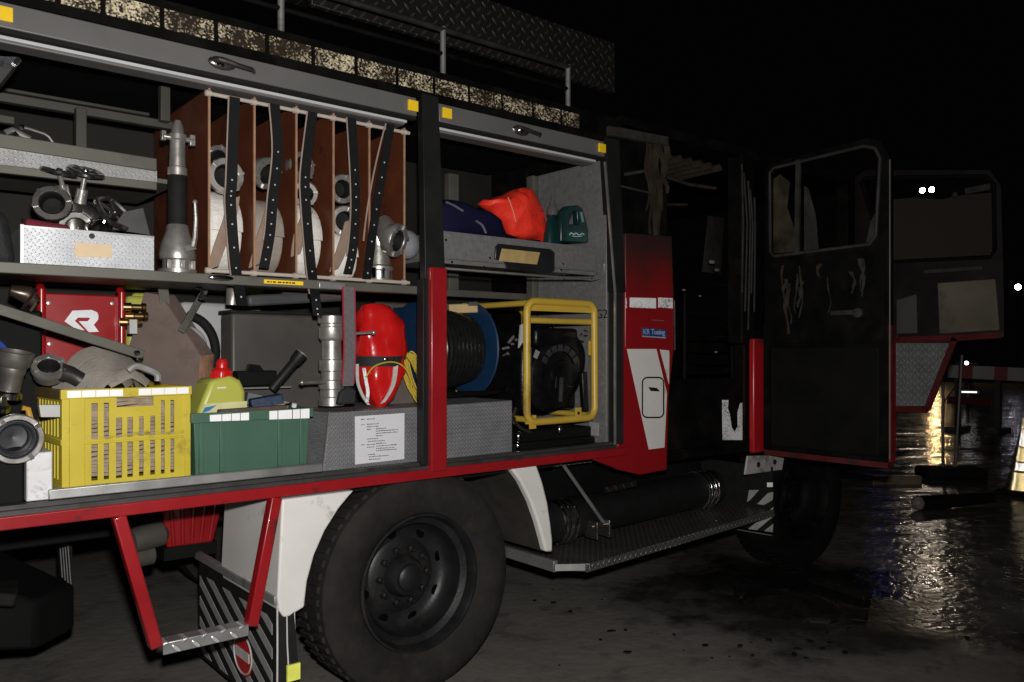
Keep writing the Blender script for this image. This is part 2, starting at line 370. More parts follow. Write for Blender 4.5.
# partition between the locker and the cab: galvanised sheet, with the pale frame upright behind it
fw = part(MB().box(3.285, 3.31, 3.15, 3.72, 1.06, 2.64), 'partition', galv, bevel=.002)
part(MB().box(3.25, 3.30, 3.73, 3.79, 1.06, 2.64), 'frame_upright', profile, bevel=.003)
part(MB().box(U(449, 160, Y=4.0).x, U(459, 160, Y=4.0).x, 4.0, 4.05, 1.9, 2.64), 'frame_upright', profile, bevel=.003)
text('locker_number', 'G2', blacklet, truck, U(596, 318.5, X=3.283), (0, -1, 0), (0, 0, 1), .072)
# posts
part(MB().box(2.058, 2.145, 3.055, 3.12, 1.03, 1.955), 'post', red, bevel=.006)
part(MB().prism([(2.028, 3.078, 1.06), (2.060, 3.078, 1.06), (2.060, 3.13, 1.06), (2.028, 3.13, 1.06)], (0, .0, .84))
     .hexa([(2.045, 3.085, 1.90), (2.142, 3.065, 1.90), (2.142, 3.13, 1.90), (2.045, 3.13, 1.90), (2.068, 3.145, 2.76), (2.158, 3.145, 2.76), (2.158, 3.19, 2.76), (2.068, 3.19, 2.76)]), 'shutter_guide', black, bevel=.003)
part(MB().prism([(3.30, 3.09, 1.06), (3.345, 3.075, 1.06), (3.345, 3.15, 1.06), (3.30, 3.15, 1.06)], (0, .0, .84))
     .hexa([(3.295, 3.09, 1.90), (3.37, 3.08, 1.90), (3.37, 3.15, 1.90), (3.295, 3.15, 1.90), (3.275, 3.15, 2.76), (3.38, 3.14, 2.76), (3.38, 3.20, 2.76), (3.275, 3.20, 2.76)]), 'shutter_guide', black, bevel=.003)
part(MB().prism([(3.292, 3.088, 1.06), (3.300, 3.088, 1.06), (3.300, 3.10, 1.06), (3.292, 3.10, 1.06)], (0, 0, .84)).bar((3.294, 3.092, 1.9), (3.272, 3.148, 2.62), .008, .012), 'guide_lip', alu)

# rolled up shutters: grey bottom rail with handle and yellow reflectors
def shutter(xa, xb, tags, hx):
    sh = part(MB().hexa([(xa, 3.148, 2.648), (xb, 3.148, 2.648), (xb, 3.175, 2.648), (xa, 3.175, 2.648), (xa, 3.154, 2.735), (xb, 3.154, 2.735), (xb, 3.18, 2.735), (xa, 3.18, 2.735)]), 'shutter', slatgrey, bevel=.004)
    part(MB().box(xa, xb, 3.153, 3.185, 2.632, 2.647), 'rubber_seal', rubber, sh, bevel=.003)
    part(MB().box(xa, xb - .03, 3.186, 3.205, 2.622, 2.636), 'guide_strip', M('strip_grey', (.50, .50, .50), .45, 0, .05, 10), sh, bevel=.002)
    part(MB().box(xa, xb - .03, 3.206, 3.29, 2.616, 2.634), 'slat_roll', slatgrey, sh, bevel=.004)
    for x in tags: part(MB().box(x - .026, x + .026, 3.138, 3.150, 2.668, 2.716), 'reflector', yellowtag, sh, bevel=.002)
    h = MB(); z = 2.688
    h.ball((hx, 3.14, z), (.055, .012, .026)).tube([(hx - .03, 3.14, z), (hx - .02, 3.115, z + .006), (hx + .02, 3.112, z + .002), (hx + .06, 3.113, z - .004), (hx + .11, 3.118, z - .006), (hx + .125, 3.14, z - .006)], .010, 8)
    part(h, 'handle', darkcast, sh)
    part(MB().lathe([(.018, 0), (.02, .006), (.014, .012)], (hx - .01, 3.132, z), (0, -1, 0), 14), 'lock', chrome, sh)
shutter(X0, 2.042, [U(4, 16, Y=3.14).x, U(413.5, 106, Y=3.14).x], U(222, 60, Y=3.14).x)
shutter(2.163, 3.272, [U(447.5, 114, Y=3.14).x, U(602.5, 150, Y=3.14).x], U(521, 127, Y=3.14).x)
part(MB().hexa([(X0, 3.156, 2.738), (3.40, 3.156, 2.738), (3.40, 3.24, 2.738), (X0, 3.24, 2.738), (X0, 3.166, 2.885), (3.40, 3.166, 2.885), (3.40, 3.24, 2.885), (X0, 3.24, 2.885)]), 'roof_fascia', char)
bnd = [10, 58, 103, 162, 216, 267, 313, 356, 397, 434, 469, 502, 533, 561, 580]
for i in range(len(bnd) - 1):
    a, b_ = U(bnd[i], 20, Y=3.16).x + .008, U(bnd[i + 1], 20, Y=3.16).x - .010
    part(MB().hexa([(a, 3.154, 2.775), (b_, 3.154, 2.775), (b_, 3.160, 2.775), (a, 3.160, 2.775), (a, 3.157, 2.850), (b_, 3.157, 2.850), (b_, 3.166, 2.850), (a, 3.166, 2.850)]), 'contour_reflector', sootytape)
part(MB().box(X0, 3.40, 3.24, 5.45, 2.86, 2.90), 'locker_roof', black)
# roof gallery
rk = MB(); YR = 3.35
part(MB().tube([(X0, YR, 3.17), (3.2, YR, 3.18)], .016, 10), 'roof_rail', darkcast)
part(MB().tube([(X0, YR, 3.055), (3.2, YR, 3.055)], .012, 10), 'roof_rail', char)
for x in (.55, U(281, 32, Y=YR).x, U(443, 78, Y=YR).x, U(568, 105, Y=YR).x):
    part(MB().tube([(x, YR, 2.89), (x, YR, 3.19)], .015, 10).lathe([(.045, 0), (.045, .012), (.022, .03)], (x, YR, 2.90), n=14), 'rail_stanchion', alu_d)
part(MB().box(1.7, 3.75, 3.52, 3.56, 3.19, 3.50).box(1.7, 3.75, 3.56, 4.2, 3.47, 3.50), 'roof_box', tp_burnt, bevel=.006)
part(MB().box(.1, 3.4, 3.9, 3.96, 2.9, 3.02).box(.1, 3.4, 4.3, 4.36, 2.9, 3.02).box(.6, .66, 3.5, 4.4, 3.02, 3.06), 'ladder_gallery', char)

# shelves and frame inside the lockers
part(MB().box(X0, 2.045, 3.135, 3.19, 1.835, 1.872).box(X0, 2.045, 3.19, 3.95, 1.855, 1.872), 'shelf', profile, bevel=.003)
part(MB().box(2.18, 3.28, 3.80, 3.84, 1.885, 1.925), 'shelf', profile, bevel=.003)
part(MB().box(2.05, 2.18, 3.16, 3.20, 1.835, 1.872), 'shelf', profile, bevel=.003)
YT = 3.36
def shelf_band(y0l, y1l, y0r, y1r, Y, th):
    a, b, c, d = P(Y, (-40, y1l), (157, y1r), (157, y0r), (-40, y0l))
    return MB().prism([a, b, c, d], (0, th, 0))
part(shelf_band(127, 141, 158.5, 171, YT, .03), 'shelf', profile, bevel=.003)
part(shelf_band(141, 160, 171, 182, YT + .012, .012), 'shelf_edge', tp_shelf)
part(shelf_band(160, 168, 182, 190, YT + .004, .024), 'shelf_edge', profile, bevel=.002)
part(MB().box(X0, 1.05, YT + .03, 3.95, 2.245, 2.262), 'shelf', profile)
fr = MB()
for px in (80, 164): 
    a = U(px + 1, 125, Y=3.62); fr.box(a.x - .02, a.x + .02, 3.61, 3.65, 2.555 if px > 100 else 2.262, 2.71 if px > 100 else 2.55)
fr.box(X0, 1.12, 3.655, 3.69, 2.535, 2.57).box(X0, 1.12, 4.0, 4.03, 2.67, 2.685)
fr.box(X0, .52, 3.60, 3.63, 2.44, 2.47)
part(fr, 'locker_frame', M('frame_grey', (.055, .053, .044), .55, .2, .12, 6), bevel=.003)
part(MB().bar(U(-14, 305, Y=3.22), U(143, 355, Y=3.28), .036, .012), 'shelf_brace', profile, bevel=.003)
part(MB().bar(U(206, 288, Y=3.75), U(181, 332, Y=3.7), .03, .012).bar(U(163, 288, Y=3.78), U(166, 312, Y=3.78), .045, .012), 'shelf_brace', profile, bevel=.003)
part(MB().box(U(264, 0, Y=3.132).x, U(303, 0, Y=3.132).x, 3.130, 3.134, 1.846, 1.862), 'shelf_sign', yellowtag)
sg = U(270, 284.6, Y=3.1295)
le = MB(); xx = sg.x - .012
for l in (.010, .006, .013, .0, .016, .009, .012, .007, .014):
    if l: le.box(xx, xx + l, 3.1292, 3.1302, 1.8505, 1.8565)
    xx += l + .004
part(le, 'shelf_lettering', blacklet)
part(MB().box(U(319, 0, Y=3.13).x, U(345, 0, Y=3.13).x, 3.126, 3.134, 1.838, 1.866), 'latch_plate', alu, bevel=.002)
part(MB().ball((U(222, 0, Y=3.12).x, 3.13, 1.858), (.05, .008, .012)), 'shelf_light', chrome)
# low tread plate step box at the bottom of the lockers
a = U(328, 414, Y=3.17)
sb = part(MB().hexa([(1.585, 3.17, 1.06), (2.625, 3.17, 1.06), (2.625, 3.62, 1.06), (1.53, 3.62, 1.06), (1.612, 3.17, 1.312), (2.625, 3.17, 1.326), (2.625, 3.62, 1.326), (1.56, 3.62, 1.312)]), 'step_box', tp_dark, bevel=.004)
part(MB().bar(P(3.165, (329, 412))[0], P(3.165, (322.5, 470))[0], .006, .01), 'box_corner', alu, sb)
# pull-out tray the crates stand on
part(MB().box(.55, 1.56, 3.125, 3.15, 1.072, 1.108).box(.55, 1.56, 3.15, 3.9, 1.088, 1.098), 'pull_out_floor', alu, bevel=.004)
# crew: bottom frame with step
def stepbar(a, b): part(MB().bar(a, b, .044, .05), 'step_bar', red, bevel=.005)
stepbar((.758, 3.085, 1.0), (.884, 3.085, .512)); stepbar((1.334, 3.085, 1.0), (1.236, 3.085, .512))
part(MB().box(.902, 1.218, 3.062, 3.125, .512, .526).box(.902, 1.218, 3.058, 3.066, .482, .526), 'step_tread', tread('step_tread_plate', (.5, .5, .5), 'XZ', .05, .35, .7, lift=1.8), bevel=.003)

# white wheel arch behind the rear wheel, its mud flap, and the lip in front
WX, WZ, WR = 2.060, .515, .515
arc = [(WX - .60 * math.cos(t), WZ + .60 * math.sin(t)) for t in [math.radians(d) for d in (2, 12, 22, 32, 42, 52)]]
pf = [(1.365, .985), (1.345, .60), (1.352, .545), (1.372, .512), (1.395, .512)] + arc[:-1] + [(WX - .6 * math.cos(math.radians(49)), .968), (1.688, .985)]
part(MB().prism([(x, 3.085, z) for x, z in pf], (0, .62, 0)), 'fender', white, bevel=.034, seg=5)
lipL = P(3.09, (508, 464), (521, 482), (531, 502), (538, 522), (543, 540), (546, 552)); lipR = P(3.09, (536, 462), (543, 482), (548, 502), (551, 522), (553, 540), (553, 552))
part(MB().prism(lipL + lipR[::-1], (0, .05, 0)), 'fender', white, bevel=.012, seg=3)
lin = MB(); rings = []
for p in lipL: rings.append([p + Vector((.0, .04, 0)), p + Vector((.03, .04, 0)), p + Vector((.03, .65, .0)), p + Vector((0, .65, 0))])
part(lin.loft(rings), 'arch_liner', M('arch_liner', (.040, .035, .029), .7, 0, .3, 5, dirt=.4))
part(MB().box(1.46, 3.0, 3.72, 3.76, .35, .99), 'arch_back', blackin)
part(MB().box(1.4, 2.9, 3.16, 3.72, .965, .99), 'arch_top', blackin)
FX = 1.352
flap = part(MB().box(FX, FX + .012, 3.12, 4.02, .10, .585), 'mud_flap', rubber)
part(MB().box(FX - .015, FX + .015, 3.10, 4.04, .565, .60), 'flap_bar', alu_d, flap, bevel=.004)
def clip(poly, y0, y1, z0, z1):
    for ax, lim, sg in ((0, y0, 1), (0, y1, -1), (1, z0, 1), (1, z1, -1)):
        out = []
        for k in range(len(poly)):
            a, b_ = poly[k], poly[(k + 1) % len(poly)]; ia, ib = (a[ax] - lim) * sg >= 0, (b_[ax] - lim) * sg >= 0
            if ia: out.append(a)
            if ia != ib: q = (lim - a[ax]) / (b_[ax] - a[ax]); out.append((a[0] + (b_[0] - a[0]) * q, a[1] + (b_[1] - a[1]) * q))
        poly = out
        if not poly: break
    return poly
st_m = M('grey_stripe', (.26, .26, .26), .6, 0, .1, 20)
for k in range(9):           # diagonal stripes
    y = 3.30 + k * .205
    q = clip([(y, .60), (y - .09, .60), (y - .09 - 1.05, .10), (y - 1.05, .10)], 3.15, 4.00, .12, .50)
    if len(q) > 2: part(MB().prism([(FX - .003, yy, zz) for yy, zz in q], (.004, 0, 0)), 'stripe', st_m, flap)
sc_ = U(242.6, 654, X=FX - .006)
sgn = part(MB().lathe([(.0, 0), (.084, 0), (.084, .004), (0, .004)], sc_, (1, 0, 0), 36, squash=(1.2, 1)), 'no_entry_sign', M('sign_red', (.42, .012, .012), .45, 0, .1, 20), flap)
part(MB().tube([sc_ + Vector((0, .099 * math.cos(a), .083 * math.sin(a))) for a in [2 * math.pi * k / 36 for k in range(36)]], .004, 6, closed=True), 'sign_rim', M('sign_grey', (.45, .43, .42), .5), flap)
part(MB().box(FX - .010, FX - .005, sc_.y - .075, sc_.y + .075, sc_.z - .02, sc_.z + .02), 'sign_bar', M('sign_white', (.52, .48, .47), .5), flap)
fl2 = MB(); 
part(MB().hexa([(FX, 3.10, .10), (FX + .10, 3.085, .10), (FX + .10, 3.10, .10), (FX, 3.12, .10), (FX, 3.10, .57), (FX + .06, 3.085, .55), (FX + .06, 3.10, .55), (FX, 3.12, .57)]), 'flap_flange', rubber, flap)
for dx, dz in ((-.004, 0), (.035, 0), (.066, -.01)):
    part(MB().tube([(FX + dx, 3.094, .565), (FX + dx * 1.05, 3.092, .4), (FX + dx * 1.5, 3.092, .11)], .004, 6), 'flap_edge', M('pale_edge', (.5, .5, .5), .5), flap)
part(MB().box(FX + .03, FX + .085, 3.075, 3.086, .255, .32), 'reflector', M('lime_reflector', (.85, .9, .15), .4), flap)

# wheels
def wheel(cx, y0, cz, tyre_m=tyre_m, rim_m=rim_m):
    prof = [(.312, .10), (.318, .03), (.350, .006), (.43, -.008), (.475, .004), (.497, .02), (.503, .05), (.503, .24), (.49, .27), (.43, .295), (.34, .28), (.325, .20)]
    t = MB().lathe([(r, h) for r, h in prof], (cx, y0, cz), (0, 1, 0), 72, caps=False)
    for k in range(58):       # tread lugs
        for side in (0, 1):
            a = 2 * math.pi * (k + .5 * side) / 58; ca, sa = math.cos(a), math.sin(a)
            def pt(r, h, da): return Vector((cx + r * math.cos(a + da), y0 + h, cz + r * math.sin(a + da)))
            h0, h1 = (.036, .13) if side == 0 else (.16, .28)
            t.hexa([pt(.485, h0, -.034), pt(.485, h0, .03), pt(.485, h1, .045), pt(.485, h1, -.02), pt(.513, h0 + .008, -.028), pt(.513, h0 + .008, .024), pt(.513, h1, .039), pt(.513, h1, -.014)])
    wl = part(t, 'wheel', tyre_m)
    part(MB().lathe([(.318, .04), (.315, .018), (.305, .016), (.297, .03), (.290, .07), (.262, .085), (.256, .13), (.245, .175), (.215, .20), (.175, .205), (.160, .195), (.10, .19), (.095, .16), (.080, .135), (.0, .13)], (cx, y0, cz), (0, 1, 0), 64, caps=False), 'rim', rim_m, wl)
    for k in range(10):
        a = 2 * math.pi * k / 10; part(MB().lathe([(.016, 0), (.016, -.025), (.009, -.032), (.009, -.045)], (cx + .128 * math.cos(a), y0 + .192, cz + .128 * math.sin(a)), (0, 1, 0), 6), 'wheel_nut', rim_m, wl)
    hm = M('hole_black', (.0015, .0015, .0015), .9, spec=.05)
    for k in range(8):
        a = 2 * math.pi * (k + .35) / 8; part(MB().lathe([(.026, 0), (.023, .003), (.0, .003)], (cx + .213 * math.cos(a), y0 + .194, cz + .213 * math.sin(a)), (.4 * math.cos(a), -1, .4 * math.sin(a)), 18), 'hand_hole', hm, wl)
    hb = MB().lathe([(.064, .135), (.062, .115), (.05, .105), (0, .103)], (cx, y0, cz), (0, 1, 0), 24)
    for k in range(6):
        a = 2 * math.pi * k / 6; hb.lathe([(.008, 0), (.008, -.012)], (cx + .045 * math.cos(a), y0 + .118, cz + .045 * math.sin(a)), (0, 1, 0), 6)
    part(hb, 'hub', rim_m, wl)
    return wl
wheel(WX, 3.115, WZ); wheel(5.40, 3.17, WZ, M('burnt_tyre', (.005, .0047, .0045), .8, 0, .4, 12, bump=.3, spec=.12), char)
# wheels on the far side and the axles, in the dark under the truck
for x in (WX, 5.40):
    part(MB().lathe([(.30, 0), (.40, 0), (.49, .03), (.50, .1), (.50, .25), (.40, .29), (.30, .29)], (x, 5.05, .503), (0, 1, 0), 40), 'far_wheel', tyre_m)
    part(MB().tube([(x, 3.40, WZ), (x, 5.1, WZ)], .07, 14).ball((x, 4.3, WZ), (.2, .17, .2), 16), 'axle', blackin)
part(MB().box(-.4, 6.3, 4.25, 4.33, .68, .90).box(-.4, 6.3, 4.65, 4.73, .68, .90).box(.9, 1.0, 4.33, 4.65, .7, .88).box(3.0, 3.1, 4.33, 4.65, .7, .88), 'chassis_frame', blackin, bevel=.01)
# underside at the tail: dark tank and low bar, grey air bottles, fluted red can, far striped flap
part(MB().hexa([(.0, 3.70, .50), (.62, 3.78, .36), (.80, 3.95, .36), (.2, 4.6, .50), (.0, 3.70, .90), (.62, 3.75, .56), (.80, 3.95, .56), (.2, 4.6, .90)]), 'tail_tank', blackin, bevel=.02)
part(MB().bar((-.3, 3.9, .80), (.55, 3.74, .62), .05, .3), 'tail_bar', rubber, bevel=.01)
part(MB().hexa([(1.205, 4.02, .64), (1.415, 4.0, .64), (1.415, 4.2, .64), (1.205, 4.2, .64), (1.17, 3.98, .84), (1.46, 3.98, .84), (1.46, 4.2, .84), (1.17, 4.2, .84)]), 'tool_case', red, bevel=.01)
rb_ = MB()
for k in range(5): rb_.tube([(1.23 + k * .042, 4.005, .655), (1.21 + k * .052, 3.98, .83)], .010, 8)
part(rb_, 'case_ribs', red)
part(MB().box(1.19, 1.44, 4.02, 4.2, .58, .639), 'case_shelf', blackin)
part(MB().lathe([(0, 0), (.055, .01), (.06, .05), (.06, .15), (.03, .18), (0, .18)], (1.03, 4.0, .70), (1, .2, .1), 18).lathe([(0, 0), (.05, .01), (.05, .12), (0, .13)], (1.02, 4.02, .62), (1, .2, 0), 18), 'air_bottles', M('grey_bottle', (.06, .053, .046), .7))
ff = part(MB().box(.93, .945, 4.75, 5.05, .30, .58), 'far_flap', rubber)
s2 = MB()
for k in range(4): s2.prism([(.926, 5.0 - k * .07, .56), (.926, 4.975 - k * .07, .56), (.926, 4.90 - k * .07, .36), (.926, 4.925 - k * .07, .36)], (.004, 0, 0))
part(s2, 'stripes', M('grey_stripe_far', (.2, .2, .2), .6), ff)

# running board with strut, exhaust pipe and its clamps
part(MB().hexa([(2.93, 3.17, .415), (3.03, 3.06, .415), (3.03, 3.72, .425), (2.93, 3.72, .425), (2.93, 3.17, .445), (3.03, 3.06, .445), (3.03, 3.72, .455), (2.93, 3.72, .455)])
     .hexa([(3.03, 3.06, .415), (4.77, 3.06, .485), (4.77, 3.72, .485), (3.03, 3.72, .425), (3.03, 3.06, .445), (4.77, 3.06, .515), (4.77, 3.72, .515), (3.03, 3.72, .455)]), 'running_board', tp_xy)
part(MB().bar((3.03, 3.052, .432), (4.77, 3.052, .502), .042, .012), 'board_edge', tread('board_edge_plate', (.2, .2, .2), 'XZ', .03, .4, .7, lift=1.6))
part(MB().hexa([(2.90, 3.15, .42), (3.05, 3.045, .42), (3.05, 3.055, .42), (2.90, 3.16, .42), (2.90, 3.15, .455), (3.05, 3.045, .455), (3.05, 3.055, .455), (2.90, 3.16, .455)]), 'board_corner', alu)
part(MB().box(2.90, 2.93, 3.16, 3.74, .41, .47), 'board_bracket', alu_d, bevel=.004)
part(MB().tube([U(564, 466, Y=3.28), U(604, 523, Y=3.28)], .011, 10), 'board_strut', alu_d)
b0 = U(602, 527, Y=3.27)
part(MB().box(b0.x - .07, b0.x - .055, 3.24, 3.34, b0.z - .06, b0.z + .04).box(b0.x + .03, b0.x + .045, 3.24, 3.34, b0.z - .06, b0.z + .04).tube([(b0.x - .08, 3.28, b0.z + .01), (b0.x + .06, 3.28, b0.z + .01)], .016, 10), 'strut_bracket', darkcast, bevel=.003)
part(MB().tube([(2.95, 3.42, .60), (4.60, 3.42, .645)], .115, 24), 'exhaust', M('black_pipe', (.012, .012, .012), .45, .2))
cl = MB()
for x in (3.13, 3.175, 3.22): part(MB().ring((x, 3.42, .602), (1, 0, .03), .119, .012, 28, 8), 'exhaust_clamp', chrome)
for x in (4.43, 4.48, 4.53): part(MB().ring((x, 3.42, .642), (1, 0, .03), .119, .012, 28, 8), 'exhaust_clamp', chrome)
part(MB().bar(U(606, 490, Y=3.28), U(636, 483, Y=3.28), .035, .012), 'tread_bracket', tp_burnt)
part(MB().bar((2.55, 3.30, .965), (4.5, 3.30, .965), .05, .02), 'under_edge', tread('under_tread_plate', (.16, .16, .16), 'XZ', .03, .4, .7, lift=1.8))
part(MB().box(2.85, 4.6, 3.50, 3.80, .70, .96), 'under_box', blackin, bevel=.02)

# ------------------------------------------------------------------ red side panel between locker and cab
pl = P(3.085, (625.5, 233), (672, 236), (674, 300), (674, 350), (669, 395), (667, 470), (640, 475), (620, 470), (594, 459.5), (618, 446), (619, 420), (618.5, 358), (625.5, 347), (625.5, 300))
sp_ = part(MB().prism(pl, (0, .05, 0)), 'side_panel', redscorch, bevel=.006)
part(MB().prism(P(3.0835, (627, 349), (656.5, 349), (667, 393), (664.5, 447.5), (649, 449.5)), (0, .002, 0)), 'white_flash', white, sp_)
part(MB().prism(P(3.0835, (660, 349.5), (669, 350.5), (669.5, 354), (669, 384)), (0, .002, 0)), 'white_flash', white, sp_)
for xa, xb in ((625.6, 626.8), (630, 656), (658.5, 672.8)):
    part(MB().prism(P(3.083, (xa, 297.5), (xb, 298.2), (xb, 308.4), (xa, 307.4)), (0, .003, 0)), 'reflector', sparkle, sp_)
# fuel flap with its rubber surround and finger recess
def rrect(cx, cy, hw, hh, r, n=5):
    out = []
    for sx, sy, a0 in ((1, 1, 0), (-1, 1, 90), (-1, -1, 180), (1, -1, 270)):
        for k in range(n): a = math.radians(a0 + 90 * k / (n - 1)); out.append((cx + sx * (hw - r) + r * math.cos(a), cy - (sy * (hh - r) + r * math.sin(a))))
    return out
part(MB().tube([U(x, y, Y=3.081) for x, y in rrect(653, 397.5, 10.6, 20, 5)], .0045, 6, closed=True), 'flap_seal', rubber, sp_)
part(MB().prism([U(x, y, Y=3.0825) for x, y in rrect(653, 397.5, 9.6, 19, 4.5)], (0, .003, 0)), 'fuel_flap', white, sp_)
part(MB().prism(P(3.080, (648.5, 387), (657, 388), (660, 391.5), (651, 391)), (0, .002, 0)), 'flap_recess', black, sp_)
# sticker
stk = P(3.082, (642.6, 327.5), (667, 330), (666.5, 337.5), (642.6, 336))
stp = part(MB().prism(stk, (0, .003, 0)), 'sticker', M('sticker_blue', (.012, .05, .19), .4), sp_)
text('sticker_lettering', 'KR Tuning', M('sticker_white', (.30, .37, .50), .5), stp, U(643.2, 334.2, Y=3.0812), (1, 0, -.004), (0, 0, 1), .044, bold=.0006)
part(MB().prism(P(3.081, (642.6, 335.6), (666, 337.2), (666, 338.4), (642.6, 336.8)), (0, .002, 0)), 'sticker_line', M('sticker_pale', (.35, .38, .45), .5), stp)
part(MB().prism(P(3.083, (652, 319.6), (664, 320.5), (664, 321.2), (652, 320.3)), (0, .002, 0)), 'scratch', M('scratch_grey', (.16, .12, .12), .5), sp_)
part(MB().tube(P(3.083, (674.5, 300), (675, 350)), .006, 6), 'door_gap_edge', darkcast, sp_)
# burnt upper corner above it, with hanging scorched lining
part(MB().box(3.38, 3.80, 3.14, 3.20, 2.24, 2.86), 'burnt_pillar', char, bevel=.01)
hl = MB(); rnd = random.Random(3)
for k in range(6):
    xa = 3.60 + k * .030; ln = [.42, .55, .62, .58, .40, .30][k]
    pts = [Vector((xa + .012 * math.sin(j * 1.3 + k), 3.115 + .012 * math.sin(j * .9 + 2 * k), 2.80 - ln * j / 8)) for j in range(9)]
    hl.ribbon(pts, [Vector((.02 * (1 - (j / 8) ** 3 * .75), .004 * math.sin(k * 2 + j), 0)) for j in range(9)], .006)
part(hl, 'hanging_lining', charbrown)
part(MB().bar((3.28, 3.13, 2.79), (3.74, 3.10, 2.80), .05, .03).bar((3.42, 3.135, 2.57), (3.62, 3.13, 2.62), .018, .01).bar((3.36, 3.135, 2.50), (3.62, 3.13, 2.49), .010, .01), 'burnt_trim', charlight)

# ------------------------------------------------------------------ burnt cab
part(MB().box(3.42, 6.25, 3.12, 5.42, .92, .98).box(3.80, 4.52, 3.10, 3.12, .93, .965), 'cab_floor', char)
part(MB().box(3.40, 6.25, 3.14, 5.44, 2.84, 2.90), 'cab_roof', char)
part(MB().box(3.40, 3.44, 3.20, 5.42, .98, 2.84), 'cab_back', char)
part(MB().box(3.44, 6.2, 5.38, 5.42, .98, 1.9).box(3.44, 3.7, 5.38, 5.42, 1.9, 2.84).box(4.5, 4.75, 5.38, 5.42, 1.9, 2.84).box(3.44, 6.2, 5.38, 5.42, 2.65, 2.84), 'far_side', char)
part(MB().box(6.17, 6.25, 3.2, 5.42, .9, 1.75).box(6.17, 6.23, 5.25, 5.42, 1.75, 2.84).box(6.17, 6.23, 4.2, 4.27, 1.75, 2.84), 'front_wall', char)
rf = MB()
for k in range(8):
    y = 3.30 + k * .24; z = 2.66 - .05 * math.sin(k * 1.9) - (k % 3) * .05
    rf.tube([(3.46 + .25 * j, y + .02 * math.sin(j + k), z + .022 * math.sin(j * 1.4 + k)) for j in range(5)], .011, 6)
    rf.bar((3.7 + .1 * k, 3.2, 2.76), (3.65 + .1 * k, 5.3, 2.70), .04, .02)
part(rf, 'roof_ribs', charbrown)
# pillars
part(MB().box(4.52, 4.66, 3.12, 3.24, 1.62, 2.86).box(4.56, 4.74, 3.13, 3.22, .92, 1.62), 'door_pillar', char, bevel=.012)
part(MB().box(4.60, 4.765, 3.085, 3.13, .905, 1.655), 'door_pillar_skin', scorched('sooted_pillar_paint', (.40, .010, .014), 1.56, 1.72), bevel=.012)
pm = MB()
for k in range(5): pm.tube([(4.50 + .035 * k, 3.11 + .008 * (k % 2), 2.78 - .05 * k + .0), (4.51 + .035 * k + .01 * math.sin(k), 3.105, 2.4), (4.505 + .034 * k, 3.112, 1.95 - .12 * (k % 3))], .006, 6)
part(pm, 'pillar_wiring', charlight)
part(MB().box(5.90, 6.05, 3.14, 3.24, .92, 2.86), 'door_pillar', char, bevel=.012)
# seats burnt to their frames
def seat(x, y):
    s = MB()
    s.tube([(x, y - .22, 1.0), (x, y - .22, 1.42), (x - .02, y - .2, 2.05), (x - .02, y + .2, 2.05), (x, y + .22, 1.42), (x, y + .22, 1.0)], .018, 8)
    for k in range(6): s.tube([(x - .01, y - .2, 1.5 + .09 * k), (x + .02, y, 1.49 + .09 * k), (x - .01, y + .2, 1.5 + .09 * k)], .006, 6)
    s.tube([(x, y - .22, 1.40), (x + .42, y - .22, 1.42), (x + .42, y + .22, 1.42), (x, y + .22, 1.40)], .016, 8)
    for k in range(5): s.tube([(x + .07 * k + .05, y - .21, 1.41), (x + .07 * k + .05, y + .21, 1.40)], .006, 6)
    s.box(x + .02, x + .40, y - .2, y + .2, .98, 1.30)
    part(s, 'seat_frame', char)
for y in (3.6, 4.15, 4.7): seat(3.62, y)
seat(5.0, 3.75); seat(5.0, 4.75)
part(MB().box(3.50, 3.54, 3.9, 4.6, 1.30, 2.10), 'bulkhead_panel', char)
part(MB().hexa([U(702, 272, Y=3.9), U(721, 274, Y=3.9), U(721, 274, Y=3.96), U(702, 272, Y=3.96), U(708, 216, Y=3.9), U(724, 217, Y=3.9), U(724, 217, Y=3.96), U(708, 216, Y=3.96)]), 'ashy_post', charlight, bevel=.004)
ash = M('ash', (.20, .19, .18), .5, 0, .4, 20)
for x, y, r in ((712, 262, .022), (717, 270, .018), (733, 278, .02), (735, 290, .022), (684, 290, .012), (656, 291, .01), (716, 352, .012), (700, 296, .010), (738, 352, .015)):
    part(MB().ball(U(x, y, Y=3.65), (r * 1.6, r, r * .7), 8), 'molten_lump', ash)
# black lower side and door sill, with what is left of the reflective U
part(MB().box(3.82, 4.56, 3.15, 3.17, .98, 1.40), 'step_well', char)
uu = MB(); zt = .003
up = [(722.5, 400), (728.5, 400), (728, 408), (730, 415), (732, 428), (735, 432), (738, 426), (738, 412), (740.5, 403), (745.5, 402), (744.5, 440), (723, 440)]
part(MB().prism(P(3.147, *up), (0, .003, 0)), 'reflector', sparkle)
